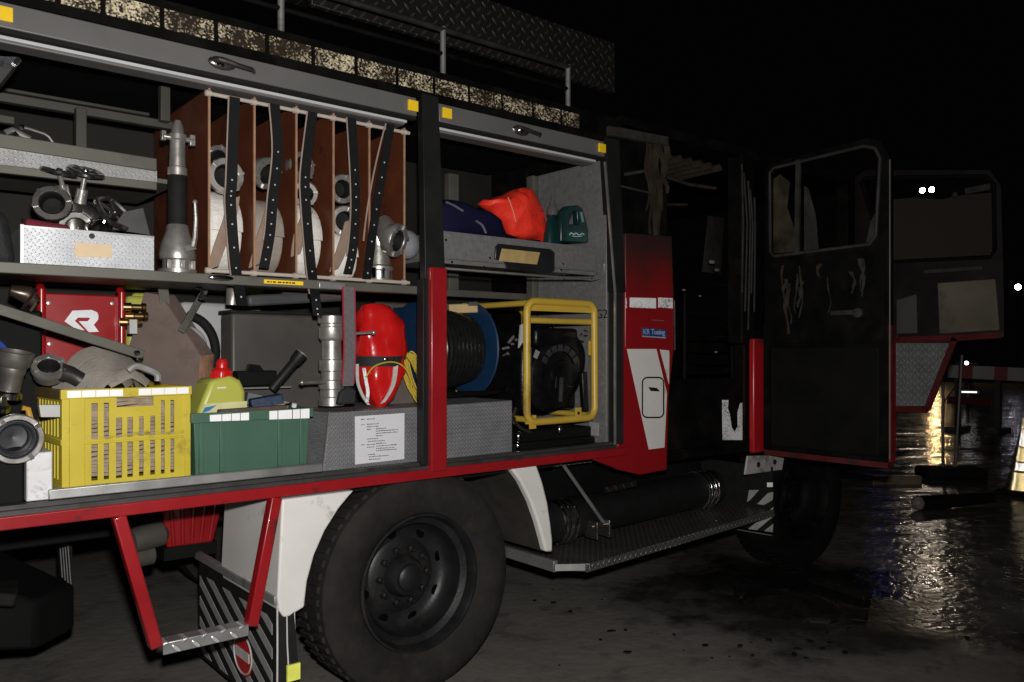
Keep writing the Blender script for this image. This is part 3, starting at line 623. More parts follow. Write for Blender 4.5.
# white bracket under the hinge, striped flap before the front wheel
bk = part(MB().hexa([(4.50, 3.085, .775), (4.93, 3.085, .765), (4.93, 3.10, .765), (4.50, 3.10, .775), (4.53, 3.085, .895), (4.96, 3.085, .865), (4.96, 3.10, .865), (4.53, 3.10, .895)]), 'sill_bracket', M('bracket_white', (.42, .40, .39), .45, 0, .1, 9, dirt=.3), bevel=.006)
for x in (4.64, 4.83): part(MB().lathe([(.018, 0), (.018, -.006), (.0, -.008)], (x, 3.083, .83), (0, 1, 0), 14), 'bolt', darkcast, bk)
XM = 4.79
fp = part(MB().box(XM, XM + .012, 3.075, 3.70, .36, .80), 'mud_flap', rubber)
for q in ([(749, 490), (759, 490), (750, 500), (747, 502)], [(768, 493), (773, 492), (772.5, 500), (764, 505), (757, 504)], [(773, 507), (772.5, 517), (757, 530), (748, 529), (764, 516)], [(773, 524), (772.5, 532), (764, 531)]):
    part(MB().prism([U(x, y, X=XM - .003) for x, y in q], (.004, 0, 0)), 'stripe', M('flap_stripe', (.34, .33, .32), .6, 0, .15, 15, dirt=.2), fp)
part(MB().prism([U(x, y, X=XM - .004) for x, y in ((767, 482.5), (772.5, 482.5), (772.5, 487), (767, 487))], (.004, 0, 0)), 'reflector', tape, fp)
part(MB().tube([U(731, 528.5, X=XM - .003), U(772, 535.5, X=XM - .003)], .004, 6), 'flap_edge', alu_d, fp)

# ------------------------------------------------------------------ the two open doors, swung square to the side
def door(X, name, outline, hole, rim_w, edge_mat, t=.045):
    """outline/hole in (y, z); slab with a window opening"""
    bm = bmesh.new()
    o1 = [bm.verts.new((X, y, z)) for y, z in outline]; h1 = [bm.verts.new((X, y, z)) for y, z in hole]
    e = [bm.edges.new((l[i], l[(i + 1) % len(l)])) for l in (o1, h1) for i in range(len(l))]
    r = bmesh.ops.triangle_fill(bm, use_beauty=True, edges=e)
    fs = [g for g in r['geom'] if isinstance(g, bmesh.types.BMFace)]
    ex = bmesh.ops.extrude_face_region(bm, geom=fs)
    bmesh.ops.translate(bm, vec=(t, 0, 0), verts=[g for g in ex['geom'] if isinstance(g, bmesh.types.BMVert)])
    mb = MB(); mb.bm.free(); mb.bm = bm
    return part(mb, name, edge_mat)
ol = [(3.07, .905), (2.26, .905), (2.245, .96), (2.245, 2.70), (2.30, 2.80), (2.38, 2.835), (3.02, 2.80), (3.07, 2.76)]
ho = [(3.03, 2.22), (3.00, 2.19), (2.36, 2.205), (2.325, 2.25), (2.30, 2.70), (2.33, 2.765), (2.40, 2.79), (3.00, 2.765), (3.03, 2.735)]
redburnt = scorched('sooted_door_paint', (.22, .008, .010), 1.55, 2.0)
crew = door(4.70, 'crew_door', ol, ho, .05, char)
XI = 4.70
part(MB().tube([(XI - .004, y, z) for y, z in ho], .011, 8, closed=True), 'window_seal', charlight, crew)
part(MB().bar((XI - .004, 2.835, 2.19), (XI - .004, 2.825, 2.785), .020, .03), 'window_bar', charlight, crew)
g = MB().prism([(XI + .02, 3.02, 2.21), (XI + .02, 2.86, 2.21), (XI + .02, 2.87, 2.36), (XI + .02, 2.92, 2.50), (XI + .02, 2.90, 2.66), (XI + .02, 2.97, 2.72), (XI + .02, 3.02, 2.70)], (.004, 0, 0))
part(g, 'quarter_glass', M('sooted_glass', (.040, .032, .022), .35, 0, .6, 8), crew)
part(MB().prism([(XI + .02, 2.80, 2.20), (XI + .02, 2.70, 2.20), (XI + .02, 2.72, 2.42), (XI + .02, 2.77, 2.60), (XI + .02, 2.80, 2.62)], (.004, 0, 0)), 'glass_shard', charlight, crew)
part(MB().prism([(XI + .02, 2.40, 2.20), (XI + .02, 2.335, 2.24), (XI + .02, 2.32, 2.42), (XI + .02, 2.37, 2.34)], (.004, 0, 0)), 'glass_shard', charlight, crew)
# burnt inner skin: sooty sheet with holes' covers, ribs and the lower trim panel
part(MB().box(XI - .012, XI, 2.275, 3.045, 1.62, 2.165), 'door_inner', char, crew, bevel=.004)
part(MB().box(XI - .016, XI, 2.30, 3.02, .955, 1.60), 'door_trim', M('burnt_trim_panel', (.005, .0048, .0045), .7, 0, .3, 6, bump=.3, bscale=9, spec=.1), crew, bevel=.008)
rnd = random.Random(5)
for k in range(13):          # drips and rags of burnt lining on the inner skin
    y = rnd.choice([rnd.uniform(2.80, 3.0), rnd.uniform(2.36, 2.98)]); z = rnd.uniform(1.95, 2.16); l = rnd.uniform(.06, .34); wd = rnd.uniform(.006, .022)
    pts = [Vector((XI - .020 - .006 * math.sin(q * 1.7 + k), y + .012 * math.sin(q * .9 + 2 * k), z - l * q / 6)) for q in range(7)]
    part(MB().ribbon(pts, [Vector((0, wd * (1 - .1 * q) * (.7 + .3 * math.sin(q * 2 + k)), .002)) for q in range(7)], .006, (1, 0, 0)), 'burnt_rag', charlight if k % 3 else charbrown, crew)
part(MB().box(XI - .03, XI - .012, 2.42, 2.60, 1.79, 1.82).lathe([(.03, 0), (.03, .03), (.0, .035)], (XI - .012, 2.42, 1.80), (-1, 0, 0), 14), 'door_handle', charlight, crew, bevel=.004)
part(MB().box(XI - .01, XI + .05, 2.232, 2.246, .93, 1.72), 'door_edge', M('door_edge_red', (.17, .012, .016), .35, 0, .2, 12, dirt=.4), crew)
part(MB().tube([(XI - .012, 2.238, .95), (XI - .012, 2.238, 2.68)], .005, 6), 'edge_trim', M('dull_edge', (.10, .09, .085), .5, .3), crew)
part(MB().box(XI - .01, XI + .05, 2.25, 3.07, .892, .925), 'door_edge', M('door_bottom_red', (.08, .009, .011), .4, 0, .2, 12, dirt=.35), crew)
part(MB().box(XI - .01, XI + .02, 3.03, 3.075, .93, 1.75), 'door_hinge', char, crew)

XF = 5.90
def F(px, py, x=XF): p = U(px, py, X=x); return (p.y, p.z)
ol2 = [(3.08, 1.12), F(925, 413), F(957, 341), F(1004, 337), F(1004, 300), F(1001, 186), F(990, 170), (3.0, 2.92), (3.08, 2.88)]
ho2 = [F(885, 262), F(991, 257), F(995, 250), F(994, 184), F(986, 176), (3.0, 2.86), (3.03, 2.84)]
cabd = door(XF, 'cab_door', ol2, ho2, .05, M('sooted_dark_red', (.007, .004, .004), .45, 0, .3, 8, dirt=.3, dirtcol=(.012, .01, .01)))
pane = MB().prism([(XF + .02, y, z) for y, z in (F(884, 262), F(991, 257), F(995, 250), F(993, 192), F(960, 195), F(940, 199), F(915, 197), F(884, 200))], (.004, 0, 0))
mg, nt, b = newmat('smoked_glass'); b.inputs['Base Color'].default_value = (.48, .43, .36, 1); b.inputs['Roughness'].default_value = .12
trn = nt.nodes.new('ShaderNodeBsdfTransparent'); trn.inputs[0].default_value = (.55, .5, .42, 1); ms = nt.nodes.new('ShaderNodeMixShader'); ms.inputs[0].default_value = .06
link(nt, trn.outputs[0], ms.inputs[1]); link(nt, b.outputs[0], ms.inputs[2]); link(nt, ms.outputs[0], nt.nodes['Material Output'].inputs[0])
part(pane, 'window_glass', mg, cabd)
part(MB().tube([(XF - .004, y, z) for y, z in ho2], .014, 8, closed=True), 'window_seal', char, cabd)
beige = M('scorched_beige_trim', (.12, .10, .072), .7, 0, .3, 3, dirt=.4, dirtcol=(.02, .018, .015), dscale=2.5)
q = [F(938, 283), F(996, 279), F(1000, 330), F(940, 334)]
part(MB().prism([(XF - .014, y, z) for y, z in q], (.012, 0, 0)), 'door_trim', beige, cabd, bevel=.006)
q = [F(897, 300), F(917, 294), F(918, 333), F(897, 334)]
part(MB().prism([(XF - .014, y, z) for y, z in q], (.012, 0, 0)), 'door_trim', M('grey_trim', (.055, .05, .048), .7, 0, .3, 4), cabd, bevel=.006)
part(MB().bar((XF - .02, *F(925, 272)), (XF - .02, *F(984, 268)), .02, .03), 'arm_rest', charlight, cabd, bevel=.005)
q = [F(896, 343), F(951, 343), F(926, 406), F(896, 406)]
part(MB().prism([(XF - .012, y, z) for y, z in q], (.010, 0, 0)), 'tread_panel', tp_door, cabd)
re_ = M('door_rim_red', (.09, .008, .010), .4, 0, .2, 10, dirt=.3)
for a, b_ in (((896, 340), (957, 338)), ((956, 338), (928, 409)), ((957, 338), (1002, 335)), ((897, 409), (928, 410)), ((894, 330), (893, 411))):
    part(MB().bar((XF - .012, *F(*a)), (XF - .012, *F(*b_)), .04, .022, up=(1, 0, 0)), 'door_edge', re_, cabd)
part(MB().bar((XF - .02, *F(967, 192)), (XF - .02, *F(992, 187)), .03, .04).ball((XF - .02, *F(956, 195)), .022, 8), 'window_catch', charlight, cabd)

# ================================================================== equipment
def solo(mb, name, mat, label, cat, group=None, **k):
    o = mb.build(name, mat, **k); return tag(o, label, cat, group)
def coupling(R, o, axis, parent, dark=True, ringmat=None, depth=.05, name='coupling'):
    """fixed-claw hose coupling: knurled outer ring with two claws, rubber seal, bore"""
    a = Vector(axis).normalized(); o = Vector(o)
    c = part(MB().lathe([(R * .62, 0), (R * .66, -.004), (R * .95, -.004), (R, .004), (R, .016), (R * .9, .02), (R * .86, depth), (R * .8, depth + .005), (R * .62, depth + .005)], o, a, 32, caps=False), name, ringmat or castalu, parent)
    u = a.orthogonal().normalized(); v = a.cross(u)
    for k in range(6):
        t = 2 * math.pi * (k + .5) / 6; d = u * math.cos(t) + v * math.sin(t)
        part(MB().bar(o + d * R * .84 - a * .010, o + d * R * .84 + a * .004, R * .14, R * .30, up=d), 'claw', ringmat or castalu, c)
    part(MB().lathe([(R * .66, -.002), (R * .58, .004), (R * .54, .016), (R * .50, .05), (.0, .055)], o, a, 28, caps=False), 'seal', rubber, c)
    return c

# --- top shelf left ------------------------------------------------------------------
t = thing('flood_lamp', (.33, 3.26, 2.44), 'black flood lamp hanging above the tread plate edged top shelf', 'lamp')
part(MB().hexa([(.20, 3.22, 2.47), (.43, 3.22, 2.47), (.42, 3.40, 2.47), (.2, 3.4, 2.47), (.20, 3.20, 2.555), (.475, 3.20, 2.545), (.46, 3.42, 2.55), (.2, 3.42, 2.55)]), 'lamp_body', black, t, bevel=.012)
part(MB().prism(P(3.198, (-2, 56), (18, 57), (22, 61), (16, 68), (-2, 66)), (0, .004, 0)), 'lens', M('lamp_glass', (.05, .05, .055), .1, 0, .8, 60), t)
part(MB().bar(U(14, 64, Y=3.19), U(19, 58, Y=3.19), .012, .01), 'clip', chrome, t)
steel_dull = M('dull_steel', (.16, .155, .15), .45, .3, .2, 20)
t = thing('wheel_brace', (.62, 3.5, 2.30), 'thin bent chrome rod tool lying on the top shelf', 'tool')
part(MB().tube(P(3.40, (22, 127), (30, 129), (45, 134), (49, 137), (54, 144)), .005, 8), 'rod', steel_dull, t)
part(MB().ball(U(22, 127, Y=3.40), .010, 8), 'socket_end', chrome, t)
t = thing('hose_clamp', (.55, 3.42, 2.30), 'small grey screw clamp on the top shelf under the black flood lamp', 'clamp')
part(MB().tube(P(3.42, (5, 133), (12, 130), (22, 135), (30, 139)), .012, 8).box(.43, .48, 3.40, 3.45, 2.30, 2.325), 'jaw', steel_dull, t)
part(MB().tube(P(3.40, (14, 132), (18, 136)), .006, 8), 'screw', chrome, t)
solo(MB().hexa([(.60, 3.5, 2.302), (.78, 3.5, 2.302), (.8, 3.62, 2.302), (.6, 3.62, 2.302), (.62, 3.5, 2.325), (.77, 3.51, 2.335), (.78, 3.6, 2.33), (.62, 3.6, 2.325)]), 'folded_cloth', M('dark_red_cloth', (.16, .03, .028), .9, 0, .3, 20, bump=.3), 'dark red folded cloth lying on the top shelf behind the chrome rod', 'cloth', bevel=.008)
t = thing('cable_bundle', (.88, 3.34, 2.30), 'pale grey cable bundle on the top shelf beside the branch pipe', 'cable')
cb = MB()
for k in range(5):
    cb.tube([(.86 + .10 * math.cos(a) * (1 - .1 * k), 3.52 + .07 * math.sin(a), 2.270 + .008 * k + .006 * math.sin(3 * a)) for a in [2 * math.pi * i / 18 for i in range(18)]], .007, 6, closed=True)
part(cb, 'coil', M('grey_cable', (.13, .12, .115), .5, 0, .2, 30), t); part(MB().ball((.76, 3.44, 2.285), .011, 8), 'plug', chrome, t)

# --- middle shelf: aluminium drawer with the dividing breeching -----------------------
ZS = 1.872
t = thing('aluminium_drawer', (.70, 3.4, ZS), 'tread plate aluminium drawer with a beige label on the middle shelf', 'drawer')
part(MB().box(.483, .911, 3.20, 3.206, ZS + .004, 2.004), 'front_plate', tp_xz, t)
part(MB().box(.483, .489, 3.206, 3.62, ZS + .004, 2.0).box(.905, .911, 3.206, 3.62, ZS + .004, 2.0).box(.489, .905, 3.206, 3.62, ZS + .002, ZS + .008).box(.489, .905, 3.614, 3.62, ZS + .008, 2.0), 'drawer_body', alu_d, t)
part(MB().prism([(.897, 3.21, 2.0), (.897, 3.60, 2.0), (.88, 3.60, 2.085), (.76, 3.60, 2.075), (.70, 3.23, 2.0)], (-.004, 0, 0)) if False else
     MB().prism(P(3.30, (112, 229), (150, 235), (143, 208), (124, 212)), (0, .01, 0)), 'side_gusset', M('gusset_grey', (.06, .06, .06), .5, .2), t)
part(MB().prism(P(3.198, (75, 242), (112, 245), (112, 257.5), (75, 257)), (0, .002, 0)), 'label', labelm, t)
part(MB().lathe([(.010, 0), (.010, .003), (0, .003)], U(92, 236, Y=3.1975), (0, 1, 0), 16), 'hole', blacklet, t)
part(MB().box(.478, .488, 3.196, 3.21, ZS + .004, 2.008).box(.483, .911, 3.197, 3.208, 1.999, 2.006), 'edge_trim', alu, t)
solo(MB().hexa([(.50, 3.24, 1.885), (.66, 3.24, 1.885), (.66, 3.34, 1.885), (.5, 3.34, 1.885), (.50, 3.23, 2.035), (.64, 3.24, 2.025), (.64, 3.33, 2.03), (.5, 3.34, 2.05)]), 'red_cloth', M('wine_red_cloth', (.13, .008, .02), .85, 0, .2, 20, bump=.3), 'wine red cloth stuffed in the left of the aluminium drawer', 'cloth', bevel=.012)
def handwheel(c, axis, R, parent):
    a = Vector(axis).normalized(); u = a.orthogonal().normalized(); v = a.cross(u); c = Vector(c)
    wv = [c + (u * math.cos(x) + v * math.sin(x)) * R * (1 + .05 * math.cos(5 * x)) for x in [2 * math.pi * k / 40 for k in range(40)]]
    mb = MB().tube(wv, R * .17, 8, closed=True)
    for k in range(5):
        x = 2 * math.pi * k / 5; mb.tube([c, c + (u * math.cos(x) + v * math.sin(x)) * R], R * .10, 6)
    mb.lathe([(R * .25, -.012), (R * .28, 0), (R * .18, .014), (.0, .016)], c, a, 14)
    return part(mb, 'handwheel', M('black_chrome', (.36, .35, .35), .2, .95, .4, 30) if 'black_chrome' not in bpy.data.materials else bpy.data.materials['black_chrome'], parent)
t = thing('dividing_breeching', (.68, 3.36, 1.885), 'cast dividing breeching with three handwheels in the tread plate drawer', 'valve')
c1 = U(52, 203, Y=3.33); c2 = U(76, 228, Y=3.34)
part(MB().lathe([(.035, 0), (.055, .02), (.058, .07), (.05, .12)], U(72, 222, Y=3.40) + Vector((0, 0, -.06)), (0, 0, 1), 20).tube([c1 + Vector((.03, .05, -.01)), U(70, 212, Y=3.40), U(84, 215, Y=3.40), U(100, 224, Y=3.36)], [.045, .05, .05, .035], 16), 'body', darkcast, t)
coupling(.066, c1, (.25, 1, -.15), t, ringmat=darkcast); coupling(.060, c2, (.1, 1, .25), t, ringmat=darkcast)
coupling(.040, U(101, 230, Y=3.28), (-.3, 1, .3), t, ringmat=chrome)
for pw, pb, ax, R in (((59, 172), (65, 197), (.12, -.25, 1), .047), ((85.5, 172), (80, 203), (.10, -.45, 1), .050), ((114, 213), (101, 226), (.5, -.75, .6), .062)):
    cw = U(*pw, Y=3.33); cb_ = U(*pb, Y=3.37)
    part(MB().tube([cb_, lerp(cb_, cw, .45), lerp(cb_, cw, .46), cw], [.022, .020, .009, .009], 12), 'spindle', castalu, t)
    handwheel(cw, ax, R * 1.12, t)
solo(MB().hexa([(.22, 3.22, ZS), (.475, 3.22, ZS), (.47, 3.5, ZS), (.22, 3.5, ZS), (.22, 3.25, 2.12), (.452, 3.26, 2.05), (.44, 3.48, 2.10), (.22, 3.5, 2.14)]), 'fabric_bag', blackfab, 'black fabric bag standing against the end of the tread plate drawer', 'bag', bevel=.03)

# --- branch pipe standing in front of the hose rack ------------------------------------
bx, by = 1.018, 3.27
t = thing('branch_pipe', (bx, by, ZS), 'tall silver branch pipe with black grip standing beside the hose rack', 'branch pipe')
part(MB().lathe([(.071, 0), (.071, .020), (.057, .022), (.055, .055), (.066, .06), (.068, .075), (.066, .09), (.060, .12), (.044, .165), (.040, .19), (.036, .195)], (bx, by, ZS), n=32), 'base_body', castalu, t)
part(MB().lathe([(.034, .195), (.036, .20), (.036, .385), (.034, .39)], (bx, by, ZS)), 'grip', rubber, t)
part(MB().lathe([(.036, .385), (.036, .415), (.030, .42), (.028, .52), (.033, .525), (.033, .545), (.024, .55), (.020, .58), (.012, .60), (0, .602)], (bx, by, ZS)), 'barrel', castalu, t)
part(MB().tube([(bx - .055, by - .005, ZS + .53), (bx + .06, by - .005, ZS + .53)], .010, 8).box(bx - .062, bx - .045, by - .012, by + .012, ZS + .515, ZS + .552).box(bx + .045, bx + .065, by - .012, by + .012, ZS + .51, ZS + .552), 'head_lugs', castalu, t, bevel=.002)
hp = P(3.19, (193, 247), (195, 238), (196, 220), (195, 202))
part(MB().tube(hp, [.012, .010, .008, .006], 8).ball(hp[-1], .010, 8).bar(Vector((bx + .03, by - .02, ZS + .115)), hp[0] + Vector((0, .01, 0)), .03, .02), 'lever', castalu, t)
for a in (-1, 0, 1): part(MB().box(bx + a * .045 - .008, bx + a * .045 + .008, by - .070 + abs(a) * .02, by - .053 + abs(a) * .02, ZS + .02, ZS + .055), 'lug', castalu, t, bevel=.002)

# --- hose rack -------------------------------------------------------------------------
DX = [1.132, 1.316, 1.499, 1.672, 1.850, 2.035]
t = rack = thing('hose_rack', (1.58, 3.5, ZS), 'reddish brown plywood hose rack with six dividers and black straps', 'rack')
for x in DX:
    d = part(MB().box(x - .005, x + .005, 3.25, 3.95, ZS + .004, 2.615), 'divider', wood, t)
    part(MB().box(x - .004, x + .004, 3.244, 3.25, ZS + .004, 2.615), 'divider_edge', woodedge, d)
rodm = M('pale_rod', (.48, .42, .36), .5, 0, .1, 20)
for z in (2.592, ZS + .022):
    part(MB().tube([(DX[0] - .02, 3.236, z), (DX[-1] + .02, 3.236, z)], .008, 8), 'rod', rodm, t)
    for x in DX: part(MB().lathe([(.013, 0), (.013, .02)], (x - .018, 3.236, z), (1, 0, 0), 10), 'rod_collar', rodm, t)
part(MB().box(DX[0], DX[-1], 3.90, 3.93, 2.50, 2.55), 'rack_rail', profile, t)
spaths = [[(235, 97), (232, 180), (231, 205), (236, 268), (243, 306)], [(275, 104), (278, 152), (273, 200), (270, 235), (264, 268)], [(313, 112), (306, 170), (306, 200), (311, 262), (316, 300), (318, 316)],
          [(352, 118), (355, 170), (356, 210), (353, 250), (348, 273)], [(391, 124), (383, 170), (374, 225), (367, 278)]]
def smooth(pts, n=20):
    out = []
    m = len(pts)
    for i in range(m - 1):
        p0, p1, p2, p3 = pts[max(i - 1, 0)], pts[i], pts[i + 1], pts[min(i + 2, m - 1)]
        for k in range(n // (m - 1) + 1):
            s = k / (n // (m - 1) + 1)
            out.append(.5 * ((2 * p1) + (p2 - p0) * s + (2 * p0 - 5 * p1 + 4 * p2 - p3) * s * s + (3 * p1 - p0 - 3 * p2 + p3) * s ** 3))
    return out + [pts[-1]]
for i, sp in enumerate(spaths):
    pts = []
    for j, (x, y) in enumerate(sp): pts.append(U(x, y, Y=3.205 if y < 275 else 3.118))
    if len([1 for s in sp if s[1] > 275]) : pass
    c = smooth(pts)
    s = part(MB().ribbon(c, (.021, 0, 0), .003), 'strap', strap_m, t)
    c2 = [p + Vector((-.022 - (.02 * math.sin(k / len(c) * math.pi) if i == 4 else 0), .006, 0)) for k, p in enumerate(c)]
    part(MB().ribbon(c2[:int(len(c2) * .8)], (.0035, 0, 0), .003), 'strap_edge', M('strap_edge_tan', (.30, .23, .19), .8) if i == 0 else bpy.data.materials['strap_edge_tan'], s)
    for k in range(6, len(c) - 1, 2): part(MB().ball(c[k] + Vector((0, -.002, 0)), (.0042, .003, .0042), 6), 'rivet', rivet_m, s)

# --- rolled hoses with their couplings ---------------------------------------------------
def rolled_hose(xc, wd, zc, R, label, cps, tailpx, mat=fabric_white):
    t = thing('rolled_hose', (xc, 3.30 + R, ZS + .004), label, 'hose', 'rolled hoses in the wooden rack')
    prof = []
    n = 8
    yc = 3.285 + R
    ro = MB()       # spiral of flat hose, seen edge-on from the side and broad from the front
    pts = []
    for k in range(140):
        a = -k / 140 * 2 * math.pi * 5.5; r = R - .018 * (k / 140 * 5.5)
        pts.append((Vector((xc, yc + r * math.cos(a + math.pi), zc + r * math.sin(a + math.pi))), Vector((0, math.cos(a + math.pi), math.sin(a + math.pi)))))
    rings = []
    for p, d in pts:
        h = wd / 2
        rings.append([p + Vector((-h, 0, 0)) - d * .004, p + Vector((-h * .8, 0, 0)) + d * .003, p + Vector((h * .8, 0, 0)) + d * .003, p + Vector((h, 0, 0)) - d * .004, p + Vector((h * .8, 0, 0)) - d * .011, p + Vector((-h * .8, 0, 0)) - d * .011])
    part(ro.loft(rings), 'hose_roll', mat, t)
    tl = smooth([U(x, y, Y=yy - .014) for x, y, yy in tailpx], 16)
    part(MB().ribbon(tl, [Vector((.030 * (1 - .5 * abs(k / len(tl) - .4)), 0, .010)) for k in range(len(tl))], .006), 'hose_tail', fabric_brown, t)
    for px, py, Y, r, ax, dk in cps:
        coupling(r, U(px, py, Y=Y), ax, t, ringmat=darkcast if dk else castalu)
    return t
rolled_hose(1.222, .128, 2.065, .185, 'white hose roll with big coupling ring facing out, in the bay beside the branch pipe', [(226, 176, 3.275, .074, (.05, 1, .05), 0), (217, 158, 3.36, .058, (.9, 1, -.3), 0)], [(234, 198, 3.272), (229, 222, 3.268), (220, 246, 3.270), (213, 268, 3.278)])
rolled_hose(1.405, .12, 2.06, .175, 'tan grey hose roll with a single coupling tilted upward behind its strap', [(268, 174, 3.30, .068, (-.4, 1, .5), 0)], [(272, 205, 3.278), (266, 228, 3.268), (258, 254, 3.270), (254, 266, 3.275)], fabric_tan)
rolled_hose(1.585, .115, 2.06, .185, 'hose roll with two couplings stacked above it in the middle bay', [(303, 166, 3.30, .064, (-.3, 1, 0), 0), (305, 194, 3.30, .056, (.5, 1, .5), 0)], [(308, 212, 3.275), (302, 228, 3.268), (298, 244, 3.272), (296, 255, 3.276)])
rolled_hose(1.760, .12, 2.0, .125, 'small hose roll sitting low below two bare coupling rings, next to the elbow fitting bay', [(343, 189, 3.30, .066, (0, 1, .1), 0), (345, 221, 3.285, .068, (.2, 1, .2), 0)], [(350, 220, 3.262), (346, 238, 3.262), (339, 258, 3.268), (334, 270, 3.275)])
# standpipe head in the last bay
t = thing('standpipe_elbow', (1.93, 3.33, ZS), 'silver elbow fitting whose open coupling leans out of the rack beside the black post', 'pipe fitting')
e0 = U(383, 276, Y=3.30)
part(MB().lathe([(.07, 0), (.07, .012), (.062, .016), (.062, .05), (.070, .055), (.070, .07), (.055, .08), (.05, .14), (.045, .20)], (1.945, 3.325, ZS + .024), n=30), 'foot', castalu, t)
part(MB().tube([(1.945, 3.325, 2.06), (1.945, 3.32, 2.12), (1.955, 3.29, 2.15), U(390, 236, Y=3.24)], [.047, .052, .055, .056], 20), 'elbow', castalu, t)
coupling(.078, U(398, 241, Y=3.18), (-.55, 1, .35), t, ringmat=castalu)
for k in (-1, 0, 1): part(MB().box(1.93 + k * .04 - .006, 1.93 + k * .04 + .006, 3.255 + abs(k) * .012, 3.27 + abs(k) * .012, ZS + .04, ZS + .085), 'lug', chrome, t)

# --- right upper tray and what lies in it ---------------------------------------------------
t = thing('equipment_tray', (2.7, 3.35, 2.0), 'galvanised pull-out tray with black handle plate and ochre label', 'tray')
part(MB().box(2.178, 3.205, 3.15, 3.156, 2.015, 2.140), 'tray_front', galv, t, bevel=.002)
part(MB().box(2.178, 3.205, 3.156, 3.62, 2.010, 2.018).box(2.178, 2.184, 3.156, 3.62, 2.018, 2.138).box(3.199, 3.205, 3.156, 3.62, 2.018, 2.10), 'tray_body', galv, t)
hp_ = part(MB().prism(P(3.140, (496, 246), (499, 243.5), (551, 249), (555, 252.5), (555, 271), (550, 273), (508, 269), (505, 262), (495, 259)), (0, .012, 0)), 'handle_plate', M('handle_black', (.014, .014, .016), .35), t, bevel=.004)
part(MB().prism(P(3.138, (502, 248.5), (540, 252.5), (537, 264.5), (499, 261)), (0, .002, 0)), 'label', ochre, hp_)
part(MB().box(2.178, 3.20, 3.152, 3.175, 1.988, 2.008).tube([(2.2, 3.16, 1.965), (3.2, 3.16, 1.965)], .006, 8), 'runner', alu_d, t, bevel=.002)
for px, py in ((446, 240), (452, 262), (484, 267), (490, 258), (546, 264), (561, 270), (563, 264), (565, 275), (597, 273), (592, 277)): part(MB().ball(U(px, py, Y=3.147), (.007, .004, .007), 8), 'screw', chrome, t)
part(MB().tube(P(3.147, (590, 280), (600, 278), (604, 272), (604, 264)), .006, 8), 'runner_hook', alu, t)
# rolled navy bag
ZT = 2.018
def crumple(rings, amp, seed, freq=9):
    return [[p + Vector((noise.noise(p * freq + Vector((seed, 0, 0))), noise.noise(p * freq + Vector((0, seed, 5))), noise.noise(p * freq + Vector((9, 0, seed))))) * amp for p in r] for r in rings]
def pillow(px, Y, depth, amp, seed, freq=9, sub=5):
    """stuffed shape: outline (pixels on plane Y) swelling to the front and the back, crumpled"""
    o = []
    for k in range(len(px)):
        a, b_ = U(*px[k], Y=Y), U(*px[(k + 1) % len(px)], Y=Y)
        o += [lerp(a, b_, q / sub) for q in range(sub)]
    c = sum(o, Vector()) / len(o); rings = []
    for sc, dy in ((.05, -1), (.35, -.97), (.6, -.87), (.8, -.68), (.93, -.40), (1, 0), (.93, .40), (.8, .68), (.6, .87), (.35, .97), (.05, 1)):
        rings.append([c + (p - c) * sc + Vector((0, dy * depth, 0)) for p in o])
    return MB().loft(crumple(rings, amp, seed, freq))
t = thing('navy_bag', (2.40, 3.42, ZT), 'dark navy fabric bag lying on the galvanised tray before the orange red bag', 'bag')
part(pillow([(425, 202), (446, 200), (458, 203), (470, 209), (484, 214), (497, 222), (503, 234), (503, 243), (425, 238)], 3.42, .12, .012, 5), 'bag_body', navy, t, angle=60)
for q in ((3.30, (446, 202), (455, 206), (463, 211)), (3.29, (476, 221), (482, 225), (486, 233))): part(MB().tube(smooth(P(*q), 8), .006, 6), 'piping', M('grey_piping', (.12, .12, .15), .6), t)
t = thing('navy_pouch', (2.06, 3.5, ZT), 'navy pouch with a grey end between the hose rack and the black post', 'pouch')
part(MB().box(1.98 + .075, 2.16, 3.40, 3.6, 2.02, 2.225), 'pouch_body', navy, t, bevel=.03)
part(MB().ball((2.125, 3.36, 2.09), (.065, .05, .07), 14), 'grey_end', M('grey_fabric', (.20, .20, .22), .8, 0, .2, 30, bump=.4), t)
solo(MB().loft([[Vector((2.60 + .17 * s, 3.33 + r * math.cos(a), ZT + .008 + .075 + r * .9 * math.sin(a) - .008)) for a in [2 * math.pi * i / 14 for i in range(14)]] for s, r in ((0, .05), (.1, .075), (.5, .085), (.9, .075), (1, .045))]), 'tool_roll', blackfab, 'black fabric tool roll in front of the orange red bag', 'tool roll', angle=60)
# orange red bag: crumpled shape leaning to the right
t = thing('orange_bag', (2.85, 3.44, ZT), 'bright orange red crumpled bag leaning on the tray beside the teal bottles', 'bag')
part(pillow([(481, 203), (484, 198), (492, 196), (503, 196), (514, 191), (524, 187.5), (530, 188), (535, 197), (540, 212), (545, 228), (545, 241), (520, 240), (507, 234), (497, 218), (489, 210)], 3.47, .085, .030, 3, 12), 'bag_body', orange, t, angle=50)
part(MB().tube(smooth(P(3.385, (508, 197), (511, 205), (514, 214), (516, 222)), 12), .003, 6), 'drawstring', M('pale_cord', (.75, .30, .2), .7), t)
